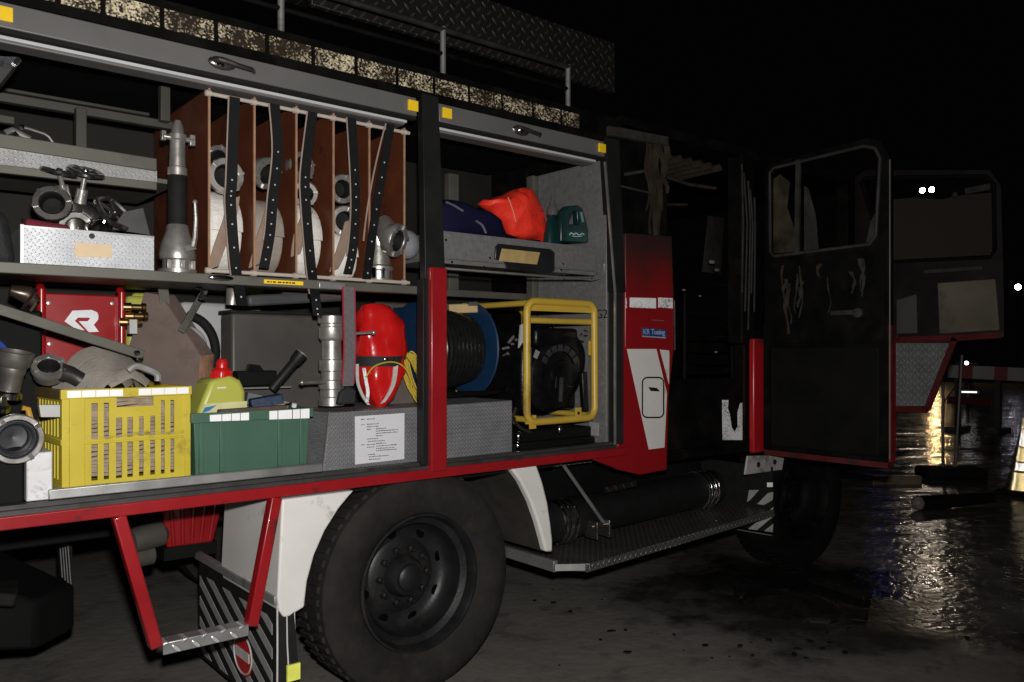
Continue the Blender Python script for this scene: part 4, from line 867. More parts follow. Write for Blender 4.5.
# teal oil bottles
t = thing('oil_bottle', (2.985, 3.36, ZT), 'slim dark teal oil bottle with a pointed spout cap on the tray', 'bottle')
bx = U(552.5, 240, Y=3.36).x
part(MB().lathe([(.0, 0), (.056, .0), (.060, .01), (.060, .12), (.056, .20), (.040, .275), (.030, .295), (.030, .315)], (bx, 3.36, ZT + .003), n=30, squash=(1, .7)), 'bottle_body', teal, t)
part(MB().lathe([(.030, .31), (.030, .345), (.024, .355), (.011, .40), (.005, .43), (0, .432)], (bx, 3.36, ZT + .003), n=20), 'spout_cap', M('grey_cap', (.10, .10, .10), .3, 0, .2, 10), t)
t = thing('oil_can', (3.11, 3.34, ZT), 'dark teal oil jug with moulded handle and white squiggle on its label', 'jug')
jp = [(561, 242), (561, 225), (563, 210), (567, 206), (578, 205), (583, 208), (587, 222), (589, 232), (589, 243)]
hole = [(569, 224), (573.5, 211.5), (577.5, 211), (578.5, 224)]
bm = bmesh.new()
def loop(pts, Y): return [bm.verts.new(U(x, y, Y=Y)) for x, y in pts]
l1, l2 = loop(jp, 3.29), loop(hole, 3.29)
es = [bm.edges.new((l[i], l[(i + 1) % len(l)])) for l in (l1, l2) for i in range(len(l))]
fs = [g for g in bmesh.ops.triangle_fill(bm, use_beauty=True, edges=es)['geom'] if isinstance(g, bmesh.types.BMFace)]
ex = bmesh.ops.extrude_face_region(bm, geom=fs); bmesh.ops.translate(bm, vec=(0, .045, 0), verts=[g for g in ex['geom'] if isinstance(g, bmesh.types.BMVert)])
mb = MB(); mb.bm.free(); mb.bm = bm
part(mb, 'jug_body', teal, t, bevel=.008)
lb = part(MB().prism(P(3.286, (567, 230), (586, 231), (587, 242), (567, 240.5)), (0, .004, 0)), 'label', M('jug_label', (.006, .052, .042), .4), t)
part(MB().tube(smooth(P(3.283, (569.5, 235), (571, 232.8), (574, 234.5), (576, 233), (579, 235), (582, 233.5), (584, 234.5)), 14), .0032, 6).tube(smooth(P(3.283, (572, 236), (577, 236.5), (582, 236)), 8), .002, 6), 'label_mark', M('label_white', (.6, .62, .62), .5), lb)
part(MB().tube(P(3.275, (581, 212), (583, 222)), .008, 8), 'grip_rib', M('pale_teal', (.12, .22, .22), .25), t)

# ================================================================== lower left locker
ZF = 1.098          # top of the pull-out floor
# --- yellow crate, turned a few degrees, full of folded hose
CR = Matrix.Translation((.603, 3.18, ZF)) @ Matrix.Rotation(math.radians(3.7), 4, 'Z')
CW, CD, CH = .440, .50, .345
t = thing('yellow_crate', (.80, 3.48, ZF), 'yellow slotted plastic crate filled with folded hose', 'crate')
def slotted(mb, axis, at, th, L, z0, z1, slots):
    """upright panel with real openings: slots = (u0,u1,w0,w1)"""
    us = sorted({0, L} | {s[0] for s in slots} | {s[1] for s in slots}); ws = sorted({z0, z1} | {s[2] for s in slots} | {s[3] for s in slots})
    for i in range(len(us) - 1):
        j = 0
        while j < len(ws) - 1:
            def solid(jj): 
                um, wm = (us[i] + us[i + 1]) / 2, (ws[jj] + ws[jj + 1]) / 2
                return not any(s[0] < um < s[1] and s[2] < wm < s[3] for s in slots)
            if not solid(j): j += 1; continue
            k = j
            while k + 1 < len(ws) - 1 and solid(k + 1): k += 1
            if axis == 'x': mb.box(us[i], us[i + 1], at, at + th, ws[j], ws[k + 1])
            else: mb.box(at, at + th, us[i], us[i + 1], ws[j], ws[k + 1])
            j = k + 1
fr_s = []
ux = lambda p: (p - 172) / (545 - 172) * CW
wz = lambda p: (612 - p) / (612 - 320) * CH
for i, (a, b_) in enumerate(((250, 268), (285, 300), (320, 338), (353, 370), (388, 402), (422, 437), (455, 467), (485, 497))):
    fr_s.append((ux(a), ux(b_), wz(472), wz(364 if i in (0, 1, 6, 7) else 411)))
    fr_s.append((ux(a), ux(b_), wz(597), wz(488)))
fr_s.append((ux(322), ux(432), wz(379), wz(347)))
fp_ = MB(CR); slotted(fp_, 'x', 0, .006, CW, 0, CH, fr_s)
bk_ = fp_; slotted(bk_, 'x', CD - .006, .006, CW, 0, CH, [(ux(a), ux(a) + .02, wz(597), wz(488)) for a in (250, 285, 320, 353, 388, 422, 455, 485)])
sl = []
for k in range(10): sl += [(.05 + k * .040, .068 + k * .040, .175, .30), (.05 + k * .040, .068 + k * .040, .025, .145)]
for xx in (0, CW - .006):
    us = fp_; 
    # side walls
    tmp = MB(CR)
    slotted(fp_, 'y', xx, .006, CD, 0, CH, sl)
fp_.box(.006, CW - .006, .006, CD - .006, 0, .008)
part(fp_, 'crate_body', yellow, t)
tr = MB(CR)
tr.box(-.008, CW + .008, -.008, .004, CH - .034, CH).box(CW - .004, CW + .008, .004, CD, CH - .034, CH).box(.004, CW - .004, CD - .004, CD + .008, CH - .034, CH)
tr.box(-.005, CW + .005, -.004, .0, .148, .156).box(-.005, 0, .004, CD, .15, .17).box(.02, .07, -.007, 0, 0, CH - .03).box(-.004, .02, -.005, .0, 0, CH - .03).box(CW - .02, CW + .004, -.006, 0, 0, CH - .03)
part(tr, 'crate_rim', yellow, t, bevel=.003)
part(MB(CR).box(-.008, .004, .006, CD, CH - .036, CH), 'side_rim', M('brownish_yellow', (.12, .085, .025), .6, 0, .2, 10), t, bevel=.003)  # this side of the rim is a darker, browner yellow
tw = (CW - .03) / 9
for k in range(9):
    if k == 4: continue
    a = .012 + k * .0465 + (.006 if k > 4 else 0)
    part(MB(CR).box(a, a + .044, -.0105, -.008, CH - .029, CH - .005), 'reflector', tape, t)
# hose folded in layers inside it, heaped on top
t = thing('folded_hose', (.80, 3.46, ZF + .012), 'grey tan fire hose folded into the yellow crate and heaped over its rim', 'hose')
hz = MB(CR); pts = []
for k in range(24):
    z = .02 + k * .0125; 
    seg = [Vector((.02 + (CW - .04) * j / 10, .16 + .02 * math.sin(k), z + .008 + .004 * math.sin(j * 1.1 + k * .7))) for j in range(11)]
    pts += seg if k % 2 == 0 else seg[::-1]
part(hz.ribbon(pts, (0, .14, 0), .0118, (0, 0, 1)), 'hose_layers', M('hose_brown', (.30, .235, .17), .85, 0, .2, 30, bump=.4, bscale=150), t)
folds = [([(64, 392), (74, 375), (86, 361), (99, 356), (114, 357), (127, 364), (138, 376), (142, 388)], 3.34, .034, .10), ([(78, 392), (86, 378), (97, 368), (110, 366), (122, 371), (132, 380)], 3.29, .030, .07), ([(92, 392), (100, 381), (112, 375), (124, 378), (130, 386)], 3.25, .022, .05), ([(108, 384), (118, 379), (130, 374), (140, 378), (148, 384)], 3.235, .016, .03)]
for f_, Y, hw, dp in folds:
    c = smooth(P(Y, *f_), 26); ws = []
    for k in range(len(c)):
        tg = (c[min(k + 1, len(c) - 1)] - c[max(k - 1, 0)]).normalized(); nrm = Vector((tg.z, 0, -tg.x)); ws.append(nrm * hw + Vector((0, -dp * .5, 0)))
    part(MB().ribbon(c, ws, .010, (0, 1, .4)), 'hose_fold', fabric_heap, t)
part(MB().tube(smooth(P(3.22, (128, 371), (136, 366), (147, 369), (157, 374), (158, 381)), 14), .013, 8), 'hose_end', M('dirty_hose', (.26, .25, .235), .6, .2, .2, 30), t)
coupling(.058, U(49, 366, Y=3.30), (.1, .75, -.75), t, ringmat=castalu)
part(MB().tube([U(60, 372, Y=3.3), U(70, 374, Y=3.3), U(80, 380, Y=3.3)], [.035, .03, .03], 12), 'hose_neck', darkcast, t)
part(MB().ball(U(136.5, 353, Y=3.27), (.016, .012, .012), 8).ball(U(140, 360, Y=3.26), (.014, .01, .01), 8).ball(U(79, 356, Y=3.4), (.014, .01, .01), 8), 'clip_lug', chrome, t)
# --- coupling on a pale block, nozzle with flared mouth
t = thing('pale_block', (.50, 3.2, 1.06), 'pale scratched metal block on the locker floor under the large hose coupling', 'block')
part(MB().box(.487, .565, 3.14, 3.30, 1.072, 1.236), 'block', M('scratched_white', (.62, .62, .63), .45, .2, .1, 10, dirt=.25, dirtcol=(.3, .3, .31), dscale=18), t, bevel=.004)
part(MB().box(.30, .486, 3.16, 3.30, 1.062, 1.26), 'dark_half', blackin, t, bevel=.01)
part(MB().prism(P(3.15, (39, 405), (60, 405), (60, 417), (41, 417)), (0, .03, 0)), 'top_bracket', alu_d, t)
t = thing('hose_coupling', (.46, 3.16, 1.20), 'large hose coupling with bright ring facing out, on top of the pale block', 'coupling')
cc = U(16, 439, Y=3.11)
part(MB().lathe([(.064, -.004), (.066, -.010), (.079, -.010), (.083, -.004), (.083, .012), (.070, .016), (.066, .06), (.055, .09), (.040, .09)], cc, (-.05, 1, .05), 36, caps=False), 'ring', castalu, t)
part(MB().lathe([(.064, -.004), (.060, .004), (.056, .004), (.052, .018), (.044, .022), (.042, .05), (.0, .055)], cc, (-.05, 1, .05), 30, caps=False), 'bore', M('coupling_bore', (.045, .045, .05), .4, .5, .3, 20), t)
part(MB().ring(cc + Vector((0, .006, 0)), (-.05, 1, .05), .053, .005, 30, 8), 'seal', M('seal_black', (.02, .022, .028), .4), t)
for k in range(4):
    a = 2 * math.pi * k / 4 + .6; d = Vector((math.cos(a), 0, math.sin(a))); part(MB().bar(cc + d * .062 + Vector((0, -.014, 0)), cc + d * .081 + Vector((0, -.014, 0)), .014, .008), 'claw', chrome, t)
t = thing('flared_nozzle', (.45, 3.3, 1.40), 'short dull metal nozzle with flared mouth standing above the large hose coupling', 'nozzle')
na, nb = U(8, 392, Y=3.26), U(16, 352, Y=3.24)
ax = (nb - na).normalized(); ln = (nb - na).length
part(MB().lathe([(.030, -.02), (.034, 0), (.036, .01), (.038, ln * .45), (.042, ln * .5), (.042, ln * .62), (.050, ln * .68), (.056, ln * .85), (.058, ln), (.054, ln + .003), (.045, ln - .02), (.0, ln - .06)], na, ax, 28), 'nozzle_body', M('dull_pewter', (.27, .25, .23), .38, .8, .2, 14), t)
part(MB().lathe([(.036, -.025), (.045, -.02), (.045, .0), (.04, .006)], na, ax, 20), 'base_ring', chrome, t)
t = thing('blue_hand_tool', (.40, 3.38, 1.45), 'blue handled tool behind the flared nozzle', 'tool')
part(MB().tube(P(3.36, (-6, 340), (2, 346), (8, 354)), .012, 8), 'handle', M('blue_grip', (.02, .05, .25), .4), t)
part(MB().tube(P(3.36, (8, 354), (16, 368)), .007, 8), 'shaft', chrome, t)
t = thing('brass_valve', (.42, 3.35, 1.29), 'small metal valve with amber grip below the flared nozzle', 'valve')
part(MB().lathe([(.0, 0), (.03, .002), (.034, .02), (.02, .03), (.018, .06), (.0, .062)], U(0, 412, Y=3.24), (0, -.3, 1), 16), 'valve_body', chrome, t)
part(MB().tube(P(3.24, (22, 408), (28, 409), (31, 420)), .010, 8), 'grip', M('amber_plastic', (.45, .25, .03), .4), t)
# --- dark tools at the far left under the shelf
t = thing('torch_head', (.50, 3.5, 1.75), 'dark bronze torch head under the shelf beside the red pump box', 'torch')
part(MB().tube([U(10, 290, Y=3.5), U(26, 294, Y=3.5), U(36, 303, Y=3.5)], [.02, .035, .022], 12), 'head', M('dark_bronze', (.10, .075, .06), .3, .7, .3, 12), t)
part(MB().tube([U(36, 291, Y=3.46), U(26, 303, Y=3.46), U(22, 309, Y=3.46)], .006, 8).tube([U(36, 303, Y=3.46), U(30, 311, Y=3.46)], .005, 6), 'chrome_rod', chrome, t)
part(MB().box(.40, .60, 3.52, 3.70, 1.30, 1.73), 'case', blackin, t, bevel=.01)

# --- red hydraulic pump box with white letter mark
t = thing('hydraulic_pump', (.78, 3.85, 1.06), 'bright red hydraulic pump box with tubular frame and white letter mark', 'pump')
part(MB().box(.632, .925, 3.75, 4.15, 1.30, 1.812).box(.632, .925, 3.74, 4.15, 1.06, 1.30), 'casing', M('pump_red', (.31, .007, .010), .3, 0, .05, 8, coat=.2), t, bevel=.006)
for x in (.632, .932):
    part(MB().tube([(x, 3.735, 1.07), (x, 3.735, 1.825), (x, 3.76, 1.835)], .016, 12), 'frame_tube', M('frame_red', (.33, .008, .011), .25) if x < .7 else bpy.data.materials['frame_red'], t)
lg = MB(); s_ = 8.525
for q in (((550, 182), (618, 91), (665, 150), (638, 178)), ((618, 91), (780, 84), (756, 150), (665, 150)), ((780, 84), (830, 106), (840, 135), (768, 160), (756, 150)), ((840, 135), (836, 168), (800, 212), (746, 181), (768, 160)),
          ((672, 181), (746, 181), (800, 212), (842, 271), (758, 274)), ((550, 182), (638, 178), (722, 258), (690, 256), (640, 244))):
    lg.prism(P(3.747, *[(x / s_, 300 + y / s_) for x, y in q]), (0, .004, 0))
part(lg, 'logo', M('logo_white', (.80, .80, .84), .5), t)
part(MB().box(.655, .905, 3.744, 3.752, 1.50, 1.503).box(.65, .91, 3.744, 3.752, 1.46, 1.475), 'panel_seam', M('seam_red', (.12, .004, .006), .4), t)
for px, py in ((48.5, 303), (112, 303.5), (49.5, 344), (80, 358)): part(MB().lathe([(.008, 0), (.007, -.004), (0, -.005)], U(px, py, Y=3.75), (0, 1, 0), 10), 'screw', alu, t)
for px, py in ((130, 307), (132, 316), (126, 322)): part(MB().lathe([(.0, 0), (.018, 0), (.020, .03), (.014, .035), (.014, .07), (.02, .075), (.018, .09), (0, .09)], U(px - 7, py, Y=3.72), (1, -.1, 0), 14), 'hydraulic_coupling', brass, t)
part(MB().box(.955, .985, 3.70, 3.74, 1.65, 1.71), 'coupling_tag', M('pale_tag', (.5, .5, .48), .6), t)

# --- brown wooden wedge block leaning over the crate
t = thing('wooden_wedge', (1.10, 3.74, 1.20), 'big worn brown wooden wedge standing behind the yellow crate', 'wedge')
fa = [U(144, 292, Y=3.80), U(161, 295, Y=3.78), U(201, 356, Y=3.70), U(193, 440, Y=3.70), U(150, 440, Y=3.75), U(116, 385, Y=3.80), U(130, 342, Y=3.80)]
dv = U(214, 354.5, Y=3.74) - U(201, 356, Y=3.70)
part(MB().prism(fa, dv), 'wedge_body', M('worn_wood', (.135, .098, .082), .75, 0, .25, 6, bump=.3, bscale=14, dirt=.3, dirtcol=(.10, .07, .055), dscale=7), t, bevel=.003)
e_ = [U(200.6, 356, Y=3.694), U(214.3, 354.2, Y=3.732), U(206, 439, Y=3.732), U(192.6, 440, Y=3.694)]
part(MB().prism(e_, (-.002, -.004, 0)), 'end_grain', M('end_grain', (.36, .19, .115), .8, 0, .3, 14, bump=.3, bscale=60, dirt=.2, dirtcol=(.10, .06, .04)), t)
# --- white container with a black hose loop, yellow boxes behind
t = thing('white_container', (1.26, 3.85, 1.06), 'pale container behind the wedge with thick black hose looped on its face', 'container')
part(MB().box(1.20, 1.44, 3.80, 4.05, 1.07, 1.80), 'container_body', M('pale_plastic', (.42, .42, .42), .5, 0, .08, 6), t, bevel=.02)
hc = U(187, 352, Y=3.74)
part(MB().tube([hc + Vector((.135 * math.cos(a), .02, .165 * math.sin(a))) for a in [math.radians(d) for d in range(-40, 93, 7)]], .021, 12), 'hose_loop', rubber, t)
part(MB().lathe([(.0, 0), (.095, .0), (.10, .006), (.10, .02), (0, .02)], hc + Vector((.0, .02, .02)), (0, 1, 0), 28), 'disc', M('grey_disc', (.26, .27, .28), .5, 0, .08, 8), t)
solo(MB().box(1.02, 1.19, 4.0, 4.2, 1.10, 1.83).tube([(1.06, 4.08, 1.83), (1.14, 4.08, 1.83)], .02, 10), 'lime_canister', lime, 'lime yellow canister high at the back behind the wooden wedge', 'canister', bevel=.02)
solo(MB().box(1.485, 1.68, 4.05, 4.22, 1.10, 1.80), 'lime_box', lime, 'lime yellow box far back behind the pale container with the hose loop', 'box', bevel=.015)
t = thing('red_extinguisher', (1.27, 4.1, 1.2), 'red tube standing between the lime yellow containers at the back', 'extinguisher')
part(MB().lathe([(0, 0), (.035, 0), (.037, .02), (.037, .56), (.025, .60), (0, .605)], (1.335, 4.12, 1.2), n=20), 'tube_body', redcap, t)
solo(MB().lathe([(0, 0), (.026, .0), (.026, .085), (.022, .09), (0, .09)], U(232, 305, Y=3.40), (.05, 0, 1), 20), 'silver_tube', castalu, 'short silver tube hanging under the shelf near the first strap', 'tube')
t = thing('shackle', (1.2, 3.55, 1.78), 'small chrome shackle hanging under the shelf above the wooden wedge', 'shackle')
part(MB().tube(P(3.5, (196, 288), (201, 288), (203, 294), (200, 299)), .008, 8), 'bow', chrome, t); part(MB().ball(U(203, 297, Y=3.5), (.022, .018, .012), 8), 'pin', darkcast, t)

# --- yellow canister with red cap
t = thing('yellow_canister', (1.20, 3.42, ZF), 'yellow plastic canister with red screw cap behind the green box', 'canister')
cf = P(3.34, (196, 450), (199, 410), (205, 395), (211, 380), (231, 375), (241, 380), (246, 391), (246, 450))
part(MB().prism(cf, (0, .17, 0)), 'canister_body', lime, t, bevel=.018, seg=3)
cp = U(220.5, 379, Y=3.40)
part(MB().lathe([(.036, 0), (.040, .004), (.040, .035), (.036, .042), (.024, .05), (.022, .075), (.014, .085), (0, .088)], cp + Vector((0, -.01, .0)), (0, -.12, 1), 24), 'cap', redcap, t)
rd = MB()
for k in range(24):
    a = 2 * math.pi * k / 24; rd.tube([cp + Vector((.040 * math.cos(a), -.01 + .040 * math.sin(a), .004)), cp + Vector((.040 * math.cos(a), -.014 + .040 * math.sin(a), .034))], .0025, 5)
part(rd, 'cap_ribs', redcap, t)
lb = part(MB().prism(P(3.337, (201, 414), (204, 404), (247, 401), (247, 414)), (0, .003, 0)), 'label', M('label_cream', (.62, .60, .30), .5), t)
part(MB().prism(P(3.334, (202, 413), (205, 407.5), (217, 405), (209, 411)), (0, .002, 0)), 'label_swoosh', M('label_blue', (.03, .20, .42), .5), lb)
part(MB().prism(P(3.334, (217, 387.3), (226, 387), (226, 388.4), (217, 388.6)), (0, .002, 0)), 'label_dash', M('dash_white', (.8, .8, .7), .5), t)

# --- green box with reflective strips and tools in it
t = thing('green_storage_box', (1.29, 3.38, ZF), 'green plastic storage box with white reflective strips on its rim', 'storage box')
gm = MB()
def frustum_wall(x0, x1, y0, y1, z0, z1, tp, th):
    o = [(x0 + tp, y0 + tp, z0), (x1 - tp, y0 + tp, z0), (x1 - tp, y1 - tp, z0), (x0 + tp, y1 - tp, z0)]; p = [(x0, y0, z1), (x1, y0, z1), (x1, y1, z1), (x0, y1, z1)]
    i = [(x0 + th, y0 + th, z1), (x1 - th, y0 + th, z1), (x1 - th, y1 - th, z1), (x0 + th, y1 - th, z1)]; b = [(x0 + tp + th, y0 + tp + th, z0 + th), (x1 - tp - th, y0 + tp + th, z0 + th), (x1 - tp - th, y1 - tp - th, z0 + th), (x0 + tp + th, y1 - tp - th, z0 + th)]
    f = [(3, 2, 1, 0)] + [(k, (k + 1) % 4, 4 + (k + 1) % 4, 4 + k) for k in range(4)] + [(4 + k, 4 + (k + 1) % 4, 8 + (k + 1) % 4, 8 + k) for k in range(4)] + [(8 + k, 8 + (k + 1) % 4, 12 + (k + 1) % 4, 12 + k) for k in range(4)] + [(12, 13, 14, 15)]
    gm.poly_faces(o + p + i + b, f)
GX0, GX1, GY = 1.052, 1.530, 3.185
frustum_wall(GX0, GX1, GY, GY + .33, ZF + .002, 1.335, .010, .006)
gm.box(GX0 - .010, GX1 + .012, GY - .012, GY, 1.300, 1.338).box(GX0 - .010, GX0, GY, GY + .33, 1.300, 1.338).box(GX1, GX1 + .012, GY, GY + .33, 1.300, 1.338).box(GX0, GX1, GY + .33, GY + .342, 1.300, 1.338)
for x in (GX0 + .02, GX0 + .10, GX1 - .14, GX1 - .045): gm.box(x, x + .016, GY - .004, GY + .010, ZF + .006, 1.30)
part(gm, 'box_body', green, t, bevel=.002)
for xa, xb in ((210, 221.5), (222.3, 231), (231.8, 240), (240.8, 249), (269.5, 277.5), (278.5, 292), (293, 300), (300.8, 309.5)):
    part(MB().prism(P(GY - .015, (xa, 419.3 - (xa - 210) * .033 + 2.2), (xb, 419.3 - (xb - 210) * .033 + 2.2), (xb, 419.3 - (xb - 210) * .066 - 4.2), (xa, 419.3 - (xa - 210) * .066 - 4.2)), (0, .003, 0)), 'reflector', tape, t)
solo(MB().hexa([(1.16, 3.20, 1.300), (1.44, 3.205, 1.318), (1.45, 3.24, 1.318), (1.16, 3.24, 1.300), (1.16, 3.20, 1.345), (1.44, 3.205, 1.352), (1.45, 3.24, 1.352), (1.16, 3.24, 1.345)]), 'wooden_batten', M('batten_brown', (.085, .055, .042), .8, 0, .3, 20, bump=.2), 'dark brown wooden batten lying along the front of the green box', 'batten', bevel=.003)
t = thing('screwdriver', (1.42, 3.35, 1.30), 'screwdriver with ochre handle lying in the green box', 'screwdriver')
part(MB().tube(P(3.30, (266, 409), (278, 407), (284, 405)), [.010, .011, .007], 10), 'handle', ochre, t)
part(MB().tube(P(3.30, (284, 405), (296, 402)), .004, 8), 'blade', chrome, t)
solo(MB().bar(U(250, 405, Y=3.38), U(282, 399, Y=3.36), .05, .05), 'blue_tool_case', M('dark_blue_case', (.012, .03, .07), .5, 0, .5, 60), 'dark blue ribbed tool case lying in the green box', 'case', bevel=.006)
solo(MB().prism([U(248, 392, Y=3.46), U(290, 402, Y=3.36), U(288, 409, Y=3.36), U(246, 404, Y=3.46)], (.0, .03, 0)), 'grey_plate', M('slate_grey', (.10, .10, .105), .5, .3, .15, 10), 'slate grey sheet metal piece lying in the green box', 'plate', bevel=.002)
t = thing('radio_charger', (1.33, 3.52, 1.42), 'black flat box with pale edge on the tools beside the yellow canister', 'box')
part(MB().box(1.315, 1.49, 3.42, 3.49, 1.425, 1.49), 'charger_body', blackin, t, bevel=.006)
part(MB().box(1.31, 1.545, 3.40, 3.46, 1.414, 1.420), 'pale_edge', alu, t)
part(MB().hexa([(1.35, 3.42, 1.49), (1.43, 3.42, 1.49), (1.42, 3.46, 1.49), (1.36, 3.46, 1.49), (1.37, 3.42, 1.52), (1.41, 3.42, 1.515), (1.41, 3.46, 1.515), (1.37, 3.46, 1.52)]), 'dark_knob', engine, t)
solo(MB().lathe([(0, 0), (.011, 0), (.011, .016), (0, .018)], U(294, 407, Y=3.25), (0, -.3, 1), 14), 'bottle_lid_disc', M('white_plastic', (.7, .7, .7), .4), 'small white plastic disc lying on the contents of the green box', 'cap')
# --- torch leaning against the grey tool chest
t = thing('flashlight', (1.46, 3.36, 1.40), 'black flashlight leaning against the dark grey chest above the green box', 'flashlight')
fa_, fb_ = U(272, 389, Y=3.33), U(302, 353, Y=3.28); d = fb_ - fa_
part(MB().tube([fa_, fa_ + d * .70, fa_ + d * .78, fa_ + d], [.021, .021, .027, .029], 20), 'barrel', black, t)
part(MB().ring(fb_, d, .026, .004, 24, 8), 'lens_ring', castalu, t); part(MB().lathe([(.024, 0), (.018, -.004), (0, -.012)], fb_ + d.normalized() * .002, d, 20), 'lens', M('torch_glass', (.06, .06, .055), .1, .3), t)
# --- big dark grey chest
t = thing('grey_chest', (1.56, 3.72, 1.06), 'large dull dark grey metal chest behind the green box', 'chest')
part(MB().box(1.325, 1.835, 3.52, 3.66, 1.07, 1.742), 'chest_body', M('gunmetal', (.085, .080, .073), .5, .3, .25, 2.5, dirt=.2, dirtcol=(.06, .057, .05)), t, bevel=.012)
part(MB().box(1.318, 1.842, 3.512, 3.668, 1.742, 1.756), 'chest_lid', black, t, bevel=.004)
t = thing('broom_handle_tool', (1.62, 3.6, 1.77), 'dark grey long handled tool lying on top of the grey chest', 'tool')
part(MB().bar(U(246, 301, Y=3.58), U(345, 296, Y=3.58), .05, .06), 'tool_body', M('dark_slate', (.055, .058, .06), .5, 0, .15, 12), t, bevel=.012)
part(MB().tube([U(282, 292, Y=3.56), U(312, 293, Y=3.56), U(345, 297, Y=3.56)], [.011, .017, .014], 10), 'tool_handle', M('dark_wood', (.10, .07, .06), .5), t)
# --- silver standpipe with two levers
t = thing('standpipe', (1.665, 3.30, 1.33), 'upright silver standpipe with two ball ended levers behind the hanging belt', 'standpipe')
sx = 1.690; z0 = 1.335
part(MB().lathe([(.057, 0), (.057, .035), (.050, .04), (.050, .07), (.057, .075), (.057, .11), (.046, .115), (.046, .15), (.056, .155), (.056, .20), (.044, .205), (.043, .285), (.050, .29), (.056, .30), (.056, .345), (.048, .35), (.048, .36), (.060, .365), (.060, .395), (.050, .40), (.0, .402)], (sx, 3.30, z0), n=36), 'pipe', castalu, t)
for a, b_ in (((325, 382), (302, 382.5)), ((346, 334), (373.5, 332.5))):
    p0, p1 = U(*a, Y=3.24), U(*b_, Y=3.20)
    part(MB().tube([p0, lerp(p0, p1, .5), p1], [.008, .006, .006], 8).ball(p1, .012, 10), 'lever', castalu, t)
t = thing('hanging_belt', (1.68, 3.13, 1.42), 'grey webbing belt with red edges hanging from the shelf in front of the silver standpipe', 'belt')
part(MB().ribbon(smooth(P(3.115, (349, 287), (349.5, 320), (350, 350), (348, 386)), 14), (.026, 0, 0), .006), 'webbing', M('grey_webbing', (.13, .115, .12), .85, 0, .15, 60, bump=.5, bscale=220), t)
for dx in (-.027, .027): part(MB().ribbon([p + Vector((dx, -.001, 0)) for p in smooth(P(3.115, (349, 287), (349.5, 320), (350, 350), (348, 384)), 14)], (.003, 0, 0), .008), 'red_edge', M('webbing_red', (.28, .02, .05), .8), t)
part(MB().prism(P(3.14, (338, 404), (341, 392), (349, 386), (357, 390), (356, 404)), (0, .03, 0)), 'belt_end', blackfab, t, bevel=.008)
# --- glossy red bag with belt and reflective straps
t = thing('red_bag', (1.98, 3.42, 1.335), 'glossy red vinyl rescue bag with black belt and pale reflective straps', 'bag')
prof_ = [(406, 371, 382, .6), (398, 366, 390, .8), (385, 361, 395, .95), (370, 358, 398, 1), (362, 359, 398, 1), (352, 356, 404, 1), (338, 357, 404, .95), (325, 358, 399, .9), (312, 360, 393, .75), (305.5, 362, 388, .55)]
rings = []
for y, xa, xb, k in prof_:
    a, b_ = U(xa, y, Y=3.38), U(xb, y, Y=3.38); c = (a + b_) / 2; r = (b_.x - a.x) / 2
    rings.append([c + Vector((r * math.copysign(abs(math.cos(q)) ** .75, math.cos(q)), .105 * k * math.copysign(abs(math.sin(q)) ** .75, math.sin(q)), 0)) for q in [2 * math.pi * i / 28 for i in range(28)]])
fine = []
for i in range(len(rings) - 1):
    for k in range(3): fine.append([lerp(p, q, k / 3) for p, q in zip(rings[i], rings[i + 1])])
fine.append(rings[-1])
part(MB().loft(crumple(fine, .02, 4, 12)), 'bag_body', redpvc, t, angle=55)
def wrap(y0, y1, grow):
    rr = []
    for y in (y0, y1):
        for i in range(len(prof_) - 1):
            if prof_[i][0] >= y >= prof_[i + 1][0]:
                s = (prof_[i][0] - y) / (prof_[i][0] - prof_[i + 1][0]); xa = lerp(prof_[i][1], prof_[i + 1][1], s); xb = lerp(prof_[i][2], prof_[i + 1][2], s)
        a, b_ = U(xa, y, Y=3.38), U(xb, y, Y=3.38); c = (a + b_) / 2; r = (b_.x - a.x) / 2 + grow
        rr.append([c + Vector((r * math.cos(q), (.10 + grow) * math.sin(q), 0)) for q in [2 * math.pi * i / 28 for i in range(28)]])
    return MB().loft(rr)
part(wrap(366, 356, .012), 'belt', blackfab, t)
part(MB().ball(U(386, 359, Y=3.255), (.016, .008, .010), 8).ball(U(392, 359, Y=3.26), (.010, .008, .010), 8), 'buckle', chrome, t)
stm = M('pale_strap', (.50, .48, .46), .6, 0, .2, 40)
part(MB().ribbon(smooth(P(3.27, (357.5, 364), (358, 382), (363, 396), (369, 405)), 12), (.007, 0, 0), .006), 'side_strap', stm, t)
part(MB().ribbon(smooth(P(3.27, (396, 366), (394, 382), (389, 394), (383, 403)), 12), (.012, 0, .004), .006), 'side_strap', stm, t)
part(MB().ribbon(smooth(P(3.268, (364, 368), (366, 380), (368, 392), (367, 402)), 12), (.008, 0, 0), .004), 'reflective_band', sparkle, t)
part(MB().tube(smooth(P(3.25, (366, 377), (375, 366), (392, 362), (405, 368), (413, 386)), 20), .0035, 6), 'lanyard', ropey, t)
solo(MB().prism(P(3.42, (396, 374), (402, 364), (410, 365), (419, 404), (388, 404)), (0, .04, 0)), 'brown_wedge', M('dull_brown', (.115, .090, .080), .75, 0, .15, 12), 'dull brown wedge between the red bag and the yellow rope', 'wedge', bevel=.004)
t = thing('yellow_rope', (2.14, 3.36, 1.335), 'thin yellow rope coil hanging beside the red bag', 'rope')
ro = MB(); rnd = random.Random(9)
